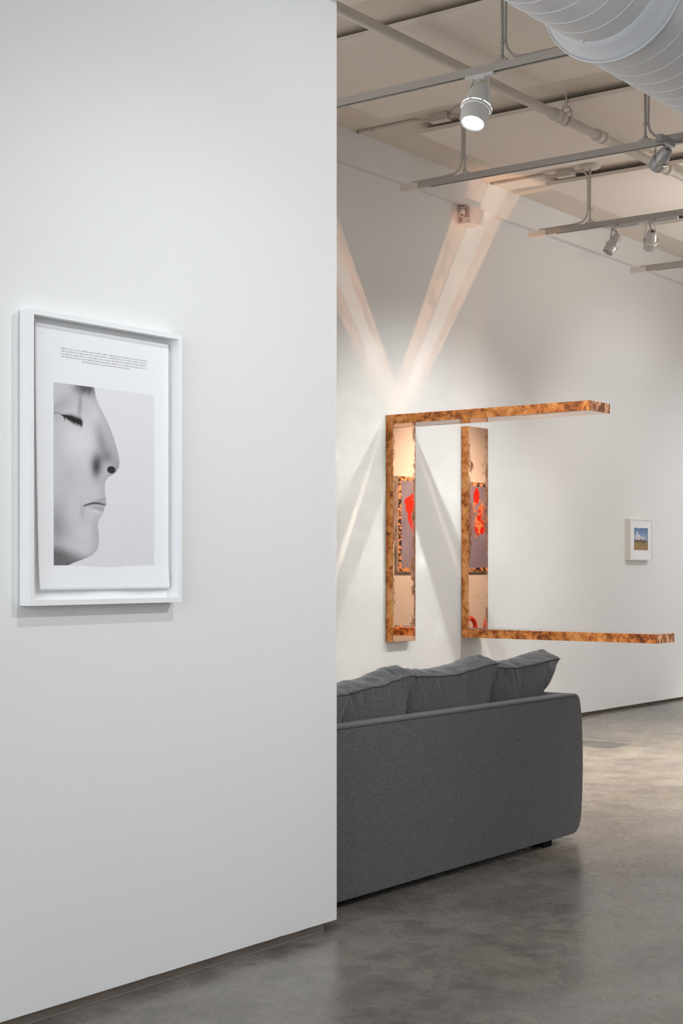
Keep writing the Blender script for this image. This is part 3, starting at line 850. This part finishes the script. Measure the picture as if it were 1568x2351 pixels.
# ------------------------------------------------------------------ exit light
ex = thing('emergency_light', (10.07, YB, 3.96), 'white twin-head emergency light high on the back wall under the beam', 'emergency light')
q = B(); q.box(9.965, 10.17, YB - .115, YB, 3.955, 4.09); q.bevel(.004, 2); eb = q.build('housing', M_EXIT, ex)
q = B(); q.box(9.9605, 9.965, YB - .100, YB - .012, 3.968, 4.078); q.bevel(.001, 1); q.build('head_recess', simple('recess_grey', (.42, .35, .34), .6), eb)
q = B(); q.box(9.955, 9.964, YB - .098, YB - .05, 3.97, 4.0); q.build('bracket', M_EXIT, eb)
for sx, x in ((-1, 9.965), (1, 10.17)):
    q = B(); ax = V((sx * .55, -.25, -.7)).normalized(); m = frame_from(ax, (0, 1, 0)); m.translation = V((x + sx * .008, YB - .050, 4.052))
    q.lathe(m, [(.012, -.012), (.020, -.004), (.021, .0), (.021, .052), (.018, .052), (.017, .044)], 20, (True, False)); hd = q.build('lamp_head', M_EXIT, ex)
    q = B(); q.lathe(m, [(.0175, .046), (.0005, .048)], 20); q.build('lens', M_LENS, hd)
q = B(); q.lathe(Matrix.Translation((10.0, YB - .08, 3.9545)), [(.0005, -.002), (.003, -.001), (.003, .001)], 8); q.build('indicator', emit_mat('indicator_yellow', (1, .85, .2), 1.2), ex)

# ------------------------------------------------------------------ prints (colour per vertex)
def lin(c):
    c = np.clip(c, 0, 1); return np.where(c <= .04045, c / 12.92, ((c + .055) / 1.055) ** 2.4)
def print_grid(name, fn, nx, nz, x0, x1, z0, z1, y, parent, facing=-1, bend=None):
    u = np.linspace(0, 1, nx); v = np.linspace(0, 1, nz)
    U_, V_ = np.meshgrid(u, v)                     # v: 0 top
    rgb = lin(fn(U_, V_))
    X_ = x0 + (x1 - x0) * U_; Z_ = z1 - (z1 - z0) * V_
    off = root_loc(parent)
    co = np.stack([X_ - off.x, np.full_like(X_, y) - off.y, Z_ - off.z], -1).reshape(-1, 3)
    idx = np.arange(nx * nz).reshape(nz, nx)
    a, b, c, d = idx[:-1, :-1], idx[1:, :-1], idx[1:, 1:], idx[:-1, 1:]
    fc = np.stack([a, b, c, d] if facing < 0 else [a, d, c, b], -1).reshape(-1, 4)
    me = bpy.data.meshes.new(name)
    me.vertices.add(len(co)); me.vertices.foreach_set('co', co.ravel())
    me.loops.add(fc.size); me.loops.foreach_set('vertex_index', fc.ravel().astype(np.int32))
    me.polygons.add(len(fc)); me.polygons.foreach_set('loop_start', (np.arange(len(fc)) * 4).astype(np.int32))
    me.update(calc_edges=True)
    at = me.color_attributes.new('ink', 'FLOAT_COLOR', 'POINT')
    col = np.concatenate([rgb.reshape(-1, 3), np.ones((nx * nz, 1))], 1).astype(np.float32)
    at.data.foreach_set('color', col.ravel())
    me.materials.append(M_PRINT)
    o = bpy.data.objects.new(name, me); COL.objects.link(o); o.parent = parent
    return o
rng = np.random.RandomState(3)
def vnoise(U_, V_, fx, fy, seed=0, octv=4):
    out = np.zeros_like(U_); amp = 1; tot = 0
    for k in range(octv):
        r = np.random.RandomState(seed + k); nx, ny = int(fx * 2 ** k) + 2, int(fy * 2 ** k) + 2
        g = r.rand(ny + 1, nx + 1)
        x = U_ * (nx - 1); y = V_ * (ny - 1); xi = np.floor(x).astype(int); yi = np.floor(y).astype(int)
        fxx = x - xi; fyy = y - yi; fxx = fxx * fxx * (3 - 2 * fxx); fyy = fyy * fyy * (3 - 2 * fyy)
        x0 = xi % nx; x1 = (xi + 1) % nx; y0 = yi % ny; y1 = (yi + 1) % ny
        a = g[y0, x0] * (1 - fxx) + g[y0, x1] * fxx; b = g[y1, x0] * (1 - fxx) + g[y1, x1] * fxx
        out += amp * (a * (1 - fyy) + b * fyy); tot += amp; amp *= .5
    return out / tot
def sst(x, a, b):
    t = np.clip((x - a) / (b - a), 0, 1); return t * t * (3 - 2 * t)
def blob(U_, V_, cx, cy, rx, ry, ang=0.0, p=1.0):
    c, s = math.cos(ang), math.sin(ang)
    dx, dy = U_ - cx, (V_ - cy) * 1.286
    x = (dx * c + dy * s) / rx; y = (-dx * s + dy * c) / (ry * 1.286)
    return np.exp(-(x * x + y * y) * p)
def portrait(U_, V_):
    """grey studio profile of a face with closed eye, cropped by the sheet"""
    pv = np.array([0, .05, .10, .16, .22, .28, .34, .40, .435, .465, .485, .50, .53, .58, .625, .650, .668, .690, .705, .73, .77, .82, .87, .905, .935, .955, .975, 1.0])
    px = np.array([.385, .40, .435, .495, .545, .585, .617, .640, .632, .60, .555, .510, .492, .490, .503, .505, .485, .478, .470, .435, .42, .430, .432, .415, .365, .29, .19, .10])
    edge = np.interp(V_, pv, px)
    # round the interpolation a little
    e2 = (np.interp(V_ - .006, pv, px) + edge + np.interp(V_ + .006, pv, px)) / 3
    d = e2 - U_
    face = sst(d, -.004, .004)
    g = np.full_like(U_, .785)
    g -= .10 * sst(d, .10, 0.0) * .6
    g -= .10 * vnoise(U_, V_, 3, 5, 5, 3) - .05
    g -= .10 * blob(U_, V_, .10, .10, .16, .04, -.5)
    g += .05 * blob(U_, V_, .18, .07, .12, .05, -.5)
    g += .05 * blob(U_, V_, .40, .14, .05, .07)
    g += .06 * blob(U_, V_, .25, .30, .2, .12)
    g -= .16 * blob(U_, V_, .46, .30, .05, .11, -.35)
    g -= .14 * blob(U_, V_, .53, .385, .05, .05)
    g -= .42 * blob(U_, V_, .405, .445, .045, .055)
    g -= .18 * blob(U_, V_, .43, .40, .06, .05)
    g += .08 * blob(U_, V_, .53, .425, .05, .02)
    g -= .10 * blob(U_, V_, .60, .44, .05, .05)
    cheek = sst(U_, .33, .375) * sst(V_, .36, .40) * (1 - sst(V_, .47, .49))
    nos = ((U_ - .555) / .042) ** 2 + ((V_ - .452) / .021) ** 2
    g = g * (1 - .80 * (1 - sst(nos, .55, 1.35)))
    # brow hair
    br = blob(U_, V_, .30, .012, .10, .035) * (0.5 + .9 * vnoise(U_ + V_ * .6, V_, 70, 12, 9, 2))
    g -= .42 * np.clip(br, 0, 1)
    g -= .16 * blob(U_, V_, .245, .12, .02, .07, 0.1)
    # closed lid and lashes
    lid = .205 + .10 * np.clip((U_ - .05) / .2, 0, 1.3) * .55 - .03 * np.sin(np.clip((U_ - .03) / .24, 0, 1) * 3.14)
    lid = .172 + (U_ - .07) * .16
    on = sst(U_, .05, .10) * (1 - sst(U_, .25, .285))
    th = .004 + .014 * sst(U_, .07, .18)
    lash = on * np.exp(-((V_ - lid) / th) ** 2)
    g = g * (1 - .93 * np.clip(lash * 1.25, 0, 1))
    str_ = (vnoise(U_ * 1.0 - V_ * .35, V_ * .1, 60, 2, 21, 1) > .55)
    fr = on * sst(V_, .0, .01) * str_ * (1 - sst(V_ - lid, .008, .034)) * sst(V_ - lid, -.004, .004)
    g = g * (1 - .65 * fr)
    g = g * (1 - .25 * np.exp(-((V_ - .165) / .004) ** 2) * (1 - sst(U_, .03, .09)))
    # mouth
    mz = .650 + .014 * np.clip((.48 - U_) / .2, -1, 1) - .012 * np.sin(np.clip((U_ - .28) / .2, 0, 1) * 3.14)
    mo = sst(U_, .27, .30) * np.exp(-((V_ - mz) / .0055) ** 2)
    g = g * (1 - .62 * mo * (1 - .4 * sst(U_, .45, .5)))
    g -= .11 * blob(U_, V_, .44, .630, .08, .014, -.25); g -= .12 * blob(U_, V_, .42, .672, .08, .014, .1)
    g += .09 * blob(U_, V_, .40, .688, .06, .008, .2)
    g -= .07 * blob(U_, V_, .27, .69, .02, .05)
    # shade under the jaw
    g -= .20 * blob(U_, V_, .02, .78, .10, .12)
    jaw = sst(V_ - (.885 + U_ * .17), -.03, .05)
    g -= .38 * jaw * (1 - sst(U_, .05, .42) * .75)
    g += (vnoise(U_, V_, 150, 190, 33, 1) - .5) * .035
    bg = .905 - .02 * V_ - .015 * U_
    out = bg * (1 - face) + np.clip(g, .06, .93) * face
    return np.stack([out, out, out * 1.012], -1)
def landscape(U_, V_):
    sky = np.stack([.42 + .22 * V_ * 1.6, .53 + .18 * V_ * 1.6, .70 + .08 * V_ * 1.6], -1)
    cl = vnoise(U_, V_, 4, 5, 61, 5)
    m = np.clip(blob(U_, V_, .30, .42, .22, .14) * 1.5 + blob(U_, V_, .72, .46, .18, .09) * 1.3 + blob(U_, V_, .27, .22, .07, .045) * 1.3 + blob(U_, V_, .36, .02, .10, .03) * 1.2 + blob(U_, V_, 1.0, .30, .04, .03), 0, 1.4)
    m = (sst(m * (.45 + 1.1 * cl), .34, .95) * .92)[..., None]
    img = sky * (1 - m) + np.array([.86, .85, .87]) * m
    haze = (vnoise(U_, V_, 22, 6, 77, 3) > .55) * sst(V_, .36, .44) * .35
    img = img * (1 - haze[..., None]) + np.array([.55, .50, .58]) * haze[..., None]
    peak = (V_ > .42 + np.abs(U_ - .52) * 1.9 + .03 * vnoise(U_, V_, 30, 4, 5, 2)) & (V_ < .56)
    img = np.where(peak[..., None], np.array([.45, .43, .53]), img)
    hz = .535 + .02 * (vnoise(U_, V_ * 0, 12, 1, 9, 3) - .5) + .03 * U_
    land = sst(V_ - hz, -.004, .004)[..., None]
    n = vnoise(U_, V_, 30, 40, 15, 4)[..., None]
    field = np.array([.56, .49, .36]) + (n - .5) * .30 + np.array([.06, .03, 0]) * V_[..., None]
    far = np.array([.40, .35, .33])
    field = field * sst(V_, .56, .68)[..., None] + far * (1 - sst(V_, .56, .68)[..., None])
    img = img * (1 - land) + field * land
    for cx, w, t, bt in ((.68, .022, .53, .73), (.79, .024, .49, .70)):
        mk = (np.abs(U_ - cx) < w * (.7 + .5 * vnoise(U_, V_, 5, 30, 3, 2))) & (V_ > t) & (V_ < bt)
        img = np.where(mk[..., None], np.array([.30, .26, .28]), img)
    return np.clip(img, 0, 1)
def abstract(U_, V_):
    base = np.array([.56, .56, .66]) + (vnoise(U_, V_, 14, 3, 40, 3)[..., None] - .5) * .14
    n = vnoise(U_, V_, 9, 11, 50, 5)
    def patch(cx, cy, rx, ry): return sst(blob(U_, V_, cx, cy, rx, ry) * (.45 + n), .38, .44)[..., None]
    img = base
    for c in ((.16, .34, .09, .20), (.13, .26, .07, .07), (.19, .52, .05, .09), (.84, .15, .035, .10), (.90, .42, .06, .17), (.5, .4, .12, .15), (.86, .5, .05, .1)):
        p = patch(*c); img = img * (1 - p) + np.array([.86, .17, .10]) * p
    t = (vnoise(U_, V_, 30, 24, 71, 3) > .60) & (((U_ > .18) & (U_ < .30) & (V_ > .3) & (V_ < .75)) | ((U_ > .80) & (U_ < .92) & (V_ > .2) & (V_ < .62)))
    img = np.where(t[..., None], np.array([.88, .62, .42]), img)
    bw = .045
    edge = (U_ < bw * .7) | (U_ > 1 - bw * .7) | (V_ < bw) | (V_ > 1 - bw)
    mk = (vnoise(U_, V_, 60, 60, 90, 1) > .52)
    bc = np.where(mk[..., None], np.array([.16, .11, .09]), np.array([.90, .68, .50]))
    return np.where(edge[..., None], bc, img)

# ------------------------------------------------------------------ large framed print
FX0, FX1, FZ0, FZ1, FYF = 2.889, 3.511, 1.195, 2.027, YL - .045
fr = thing('framed_print', ((FX0 + FX1) / 2, YL, FZ0), 'large white framed black-and-white print of a face in profile on the partition', 'framed print')
fw = .0145
q = B(); q.box(FX0, FX0 + fw, FYF, YL - .002, FZ0, FZ1); q.box(FX1 - fw, FX1, FYF, YL - .002, FZ0, FZ1)
q.box(FX0 + fw, FX1 - fw, FYF, YL - .002, FZ1 - fw, FZ1); q.box(FX0 + fw, FX1 - fw, FYF, YL - .002, FZ0, FZ0 + fw)
q.build('frame', M_FRAME, fr)
q = B(); q.box(FX0 + fw, FX1 - fw, YL - .008, YL - .003, FZ0 + fw, FZ1 - fw); q.build('backing_board', M_BACKB, fr)
# floated sheet whose lower edge lifts and waves
sheet = bmesh.new(); nx, nz = 60, 80
sx0, sx1, sz0, sz1 = 2.936, 3.487, 1.237, 1.999
grid = []
for j in range(nz + 1):
    row = []
    for i in range(nx + 1):
        u, v = i / nx, j / nz
        x = sx0 + (sx1 - sx0) * u + .010 * (1 - u) * (v ** 2)
        z = sz1 - (sz1 - sz0) * v
        ev = max(0, (v - .90) / .10); eu = max(0, (.10 - u) / .10); lift = .005 + .007 * ev * (.35 + .65 * math.sin(u * 5.2 + .5) ** 2) + .006 * eu * v
        row.append(sheet.verts.new((x, YL - .008 - lift, z)))
    grid.append(row)
for j in range(nz):
    for i in range(nx): sheet.faces.new((grid[j][i], grid[j+1][i], grid[j+1][i+1], grid[j][i+1])).smooth = True
q = B(); q.bm.free(); q.bm = sheet; sh = q.build('paper_sheet', M_PAPER, fr)
md = sh.modifiers.new('thickness', 'SOLIDIFY'); md.thickness = .0008; md.offset = 0
YS = YL - .008 - .0058
pic = print_grid('portrait_photograph', portrait, 330, 430, 3.006, 3.419, 1.304, 1.834, YS, fr)
# caption: five short lines of small grey lettering marks above the picture
cap = bmesh.new(); rg = random.Random(11)
widths = [1, 1, 1, 1, .56]; offs = [0, 0, 0, 0, .23]
for li in range(5):
    zl = 1.9335 - li * .0079
    x = 3.034 + .352 * offs[li]; xe = x + .352 * widths[li]
    while x < xe - .003:
        n = rg.choice([2, 2, 3, 4, 5, 6, 7, 8])
        for k in range(n):
            if x > xe: break
            wl = rg.choice([.0008, .0017, .0020, .0020, .0026]); tall = rg.random()
            za = zl - (.0016 if tall < .10 else 0); zb = zl + (.0052 if tall > .78 else .0034)
            def qd(ax0, ax1, az0, az1):
                vs = [cap.verts.new((ax0, YS - .0003, az0)), cap.verts.new((ax1, YS - .0003, az0)), cap.verts.new((ax1, YS - .0003, az1)), cap.verts.new((ax0, YS - .0003, az1))]
                cap.faces.new(vs)
            qd(x, x + .0006, za, zb)
            if wl > .001:
                qd(x + wl - .0006, x + wl, zl, zl + .0034)
                if rg.random() > .4: qd(x + .0006, x + wl - .0006, zl + .0028, zl + .0034)
                else: qd(x + .0006, x + wl - .0006, zl, zl + .0006)
            x += wl + .0008
        x += .0028
q = B(); q.bm.free(); q.bm = cap; c_ = q.build('caption_lines', M_INK, fr)
c_['kind'] = 'stuff'

# ------------------------------------------------------------------ small framed picture
sf = thing('framed_picture', (13.07, YB, 1.375), 'small pale framed colour picture of a field under clouds on the back wall', 'framed picture')
GX0, GX1, GZ0, GZ1, GY = 12.842, 13.305, 1.375, 1.757, YB - .052
q = B(); w = .012
q.box(GX0, GX0 + w, GY, YB, GZ0, GZ1); q.box(GX1 - w, GX1, GY, YB, GZ0, GZ1); q.box(GX0 + w, GX1 - w, GY, YB, GZ1 - w, GZ1); q.box(GX0 + w, GX1 - w, GY, YB, GZ0, GZ0 + w)
q.build('frame', M_CREAM, sf)
q = B(); mx0, mx1, mz0, mz1 = 12.93, 13.225, 1.47, 1.677
q.box(GX0 + w, mx0, GY + .004, GY + .008, GZ0 + w, GZ1 - w); q.box(mx1, GX1 - w, GY + .004, GY + .008, GZ0 + w, GZ1 - w)
q.box(mx0, mx1, GY + .004, GY + .008, GZ0 + w, mz0); q.box(mx0, mx1, GY + .004, GY + .008, mz1, GZ1 - w)
q.build('mount', M_PAPER, sf)
print_grid('landscape_photograph', landscape, 130, 130, mx0 - .002, mx1 + .002, mz0 - .002, mz1 + .002, GY + .010, sf)

# ------------------------------------------------------------------ abstract canvas seen in the copper
ac = thing('abstract_painting', (23.17, YR + .03, 1.24), 'large blue-grey and red abstract canvas seen only mirrored in the copper uprights', 'painting')
q = B(); q.box(21.655, 24.70, YR + .03, YR + .065, 1.24, 2.90); q.build('canvas', simple('canvas_edge', (.8, .72, .62), .8), ac)
print_grid('painted_face', abstract, 240, 150, 21.66, 24.695, 1.245, 2.895, YR + .067, ac, facing=1)
for k, (x0, lab) in enumerate(((23.25, 'red arched stool by the far right wall, mirrored in the right copper upright'), (24.00, 'second red arched stool farther along the right wall, mirrored at the copper edge'))):
    pts = [V((x0, YR + .4, .0)), V((x0, YR + .4, .24))] + [V((x0 + .19 - .19 * math.cos(a), YR + .4, .24 + .16 * math.sin(a))) for a in [math.pi * i / 12 for i in range(1, 12)]] + [V((x0 + .38, YR + .4, .24)), V((x0 + .38, YR + .4, 0))]
    q = B(); q.tube(pts, .042, 12); o = q.build('arched_stool', M_RED, None, (x0 + .2, YR + .4, 0)); tag(o, lab, 'stool', 'red arched stools')

# ------------------------------------------------------------------ sofa
SY, SZ0, SZ1 = 3.48, .028, .697
SXL, SXR = 3.72, 6.60
sofa = thing('sofa', ((SXL + SXR) / 2, 3.95, 0), 'long charcoal grey fabric sofa seen from behind beside the partition end', 'sofa')
def rounded_body(x_prof, y0, y1, r, mat, name, parent, nx=24):
    pass
# back panel: outline in XZ with bulging right end, extruded in Y, edges rounded
def back_outline(inset=0.0):
    R_ = [(6.455, SZ0), (6.515, SZ0), (6.548, SZ0 + .008), (6.572, SZ0 + .026), (6.588, .085), (6.597, .125), (6.606, .21), (6.611, .33), (6.609, .46), (6.601, .57), (6.590, .635), (6.580, .668), (6.566, .688), (6.545, .6985), (6.52, SZ1 + .002)]
    L_ = [(SXL + .06, SZ1), (SXL + .02, .66), (SXL, .55), (SXL, .15), (SXL + .04, SZ0 + .01), (SXL + .10, SZ0)]
    return R_, L_
def soft_block(name, parent, outline, y0, y1, rr, seg=4, bow=0.0):
    """outline (x,z) closed, extruded from y0 to y1 with rounded rims"""
    cx_ = sum(p[0] for p in outline) / len(outline); cz_ = sum(p[1] for p in outline) / len(outline)
    q = B(); rings = []
    n = len(outline)
    nrm = []
    for i in range(n):
        a, c = V((*outline[i-1], 0)), V((*outline[(i+1) % n], 0)); t = (c - a).normalized(); nrm.append(V((t.y, -t.x, 0)))
    prof = [(y0 + rr * (1 - math.cos(math.pi/2*k/seg)) , rr * (1 - math.sin(math.pi/2*k/seg))) for k in range(seg + 1)]
    prof += [(y1 - rr * (1 - math.cos(math.pi/2*k/seg)), rr * (1 - math.sin(math.pi/2*k/seg))) for k in range(seg, -1, -1)]
    for y, ins in prof:
        rings.append([q.bm.verts.new((outline[i][0] - nrm[i].x * ins, y, outline[i][1] - nrm[i].y * ins)) for i in range(n)])
    for a, c in zip(rings, rings[1:]):
        for k in range(n): q.bm.faces.new((a[k], a[(k+1) % n], c[(k+1) % n], c[k])).smooth = True
    q.bm.faces.new(rings[0]); q.bm.faces.new(rings[-1][::-1])
    return q.build(name, M_FAB, parent)
R_, L_ = back_outline()
def dens(pts, step=.12):
    out = []
    for a, c in zip(pts, pts[1:]):
        d = math.dist(a, c); k = max(1, int(d / step))
        for i in range(k): out.append((a[0] + (c[0]-a[0]) * i / k, a[1] + (c[1]-a[1]) * i / k))
    out.append(pts[-1]); return out
ol = dens(R_ + L_ + [R_[0]])[:-1]
bp_ = soft_block('back_panel', sofa, ol, SY, SY + .084, .007)
# arm: same outward curve, carried forward
ar = [(6.40, SZ0)] + R_ + [(6.40, SZ1)]
soft_block('armrest', sofa, dens(ar + [ar[0]])[:-1], SY + .082, 4.34, .006)
al = [(SXL + .02, SZ1 - .01), (SXL, .55), (SXL, .15), (SXL + .02, SZ0), (SXL + .2, SZ0), (SXL + .2, SZ1)]
soft_block('armrest', sofa, dens(al[::-1] + [al[-1]])[:-1], SY + .082, 4.34, .006)
q = B(); q.box(SXL + .2, 6.40, SY + .086, 4.34, SZ0, .24); q.bevel(.01, 2); q.build('base', M_FAB, sofa)
for k in range(3):
    x0 = SXL + .205 + k * .828
    q = B(); q.box(x0, x0 + .822, SY + .09, 4.37, .242, .42); q.bevel(.035, 4); q.build('seat_pad', M_FAB, sofa)
for x, y in ((6.245, SY + .012), (SXL + .2, SY + .012), (6.3, 4.22), (SXL + .2, 4.22)):
    q = B(); q.box(x, x + .075, y, y + .07, 0, SZ0 + .02); q.build('foot', M_FOOT, sofa)
# top seam, running a little below the top edge, and the centre back seam
q = B(); q.tube([(SXL + .05, SY - .0005, SZ1 - .010), (4.6, SY - .0005, SZ1 - .010), (6.538, SY - .0005, SZ1 - .0105)], .0014, 6); q.build('top_seam', M_SEAM, bp_)
q = B(); q.tube([(5.47, SY + .0006, SZ0 + .01), (5.47, SY + .0006, SZ1 - .01)], .0012, 6); q.build('centre_seam', M_FAB, bp_)

# loose back cushions
def cushion(xl, xr, yb, yaw, zb, zt_l, zt_m, zt_r, flare_l, flare_r, thick, seed, label):
    """soft box cushion leaning on the back; seam along the rear top edge"""
    loc = ((xl + xr) / 2, yb + thick / 2, zb)
    t = thing('back_cushion', loc, label, 'cushion', 'loose grey back cushions on the sofa')
    nx, nb, ntp = 72, 30, 14
    W = xr - xl; H = .44
    q = B(); rows = []
    R3 = random.Random(seed)
    seam_pts = []
    zlow = zb - .22                         # bottom rests on the seat, behind the back panel
    wr = [(R3.uniform(.08, .95), R3.uniform(.35, .8), R3.uniform(-.5, .5), R3.uniform(.007, .016), R3.uniform(.4, 1)) for _ in range(15)]
    for i in range(nx + 1):
        u = i / nx
        zlow = zb - .22 if xl + W * u < 6.38 else .702      # the last bit rests on the arm
        e = abs(2 * u - 1)
        pinch = (1 - e ** 6) ** .5 if e < 1 else 0
        pinch = max(pinch, .10)
        # seam height: corners up, middle sagging
        if u < .5: zs = zt_l + (zt_m - zt_l) * sst_(u / .5)
        else: zs = zt_m + (zt_r - zt_m) * sst_((u - .5) / .5)
        zs += .004 * noise.noise(V((u * 9, seed, 0)))
        yc = yb + (u - .5) * -math.sin(yaw) * W * 1.0
        prof = []
        # rear face bottom -> seam
        for k in range(nb + 1):
            v = k / nb; z = zlow + (zs - zlow) * v
            bulge = .030 * math.sin(math.pi * min(1, v * 1.0)) ** .8 * pinch
            crease = 0
            if v > .25:
                for (cu, cl, sl, cw, am) in wr:
                    du = (u - cu - sl * (1 - v) * .25) / cw
                    if abs(du) < 3 and 1 - v < cl * .55: crease += am * math.exp(-du * du) * (1 - (1 - v) / (cl * .55)) * .009
            nz_ = .006 * noise.noise(V((u * 5, v * 4, seed * 3.1)))
            lean = .035 * (1 - v)
            yy_ = yc + .035 - bulge - nz_ + crease - .003 * (v > .985)
            if z < .712: yy_ = max(yy_, 3.567)
            prof.append((yy_, z, v))
        ys = prof[-1][0]
        # top surface from seam up to the crest and over
        rise = .030 + .008 * e
        for k in range(1, ntp + 1):
            s = k / ntp
            y = ys + thick * s
            z = zs + rise * math.sin(min(1, s * 1.7) * math.pi / 2) - .035 * max(0, (s - .55) / .45) ** 2
            cr = .0
            for (cu, cl, sl, cw, am) in wr:
                du = (u - cu - sl * s * .35) / (cw * 1.4)
                if abs(du) < 3: cr += am * math.exp(-du * du) * math.sin(math.pi * s) * .010
            z += .009 * noise.noise(V((u * 11 + s * 4, s * 2.5, seed * 7.7))) - cr
            prof.append((y, z, 1 + s))
        # front face down
        yf = prof[-1][0]
        for k in range(1, 13):
            s = k / 12; z = prof[nb + ntp][1] + (zlow - prof[nb + ntp][1]) * s
            prof.append((yf + .05 * math.sin(math.pi * s) * pinch, z, 3))
        row = []
        for (y, z, v) in prof:
            vv = min(1, max(0, (z - zb) / max(.01, (zs - zb))))
            # flared upper corners
            fl = flare_r * max(0, u - .35) / .65 * vv + flare_l * max(0, .35 - u) / .35 * vv
            row.append(q.bm.verts.new((xl + W * u + fl - (.03 * (1 - vv) if u > .97 else 0), y, z)))
        seam_pts.append(row[nb].co.copy() + V((0, -.0015, 0)))
        rows.append(row)
    m_ = len(rows[0])
    for a, c in zip(rows, rows[1:]):
        for k in range(m_): q.bm.faces.new((a[k], c[k], c[(k+1) % m_], a[(k+1) % m_])).smooth = True
    q.bm.faces.new(rows[0]).smooth = True; q.bm.faces.new(rows[-1][::-1]).smooth = True
    body = q.build('cushion_cover', M_FAB, t)
    s_ = B(); s_.tube(seam_pts, .0017, 6); s_.build('seam', M_SEAM, body)
    return t
def sst_(t): t = max(0, min(1, t)); return t * t * (3 - 2 * t)
ZB = .675
cushion(4.05, 4.80, 3.585, .10, ZB, .83, .815, .800, -.02, .045, .17, 1, 'grey back cushion cut off by the partition edge, leftmost visible')
cushion(4.83, 5.225, 3.575, .12, ZB, .785, .815, .850, -.03, .085, .17, 2, 'grey back cushion with deep creases, second from the partition')
cushion(5.30, 5.885, 3.585, .09, ZB, .842, .830, .865, .02, .115, .17, 3, 'wide grey back cushion sagging in its middle, between two others')
cushion(5.99, 6.450, 3.600, .07, ZB, .850, .832, .857, -.02, .180, .17, 4, 'grey back cushion with flared corner, nearest the free arm of the sofa')

# ------------------------------------------------------------------ light linking for the added beam lamps
rec = bpy.data.collections.new('beam_receivers'); blk = bpy.data.collections.new('beam_blockers')
for o in list(scene.objects):
    if o.type != 'MESH': continue
    r = o
    while r.parent: r = r.parent
    if r.name.split('.')[0] in ('wall_back', 'trim_1', 'ceiling', 'emergency_light', 'light_track', 'junction_box', 'ceiling_conduit', 'acoustic_panel', 'track_spotlight'):
        rec.objects.link(o)
        if r.name.split('.')[0] not in ('wall_back', 'ceiling', 'track_spotlight'): blk.objects.link(o)
for o in BEAMS:
    o.light_linking.receiver_collection = rec
    o.light_linking.blocker_collection = blk
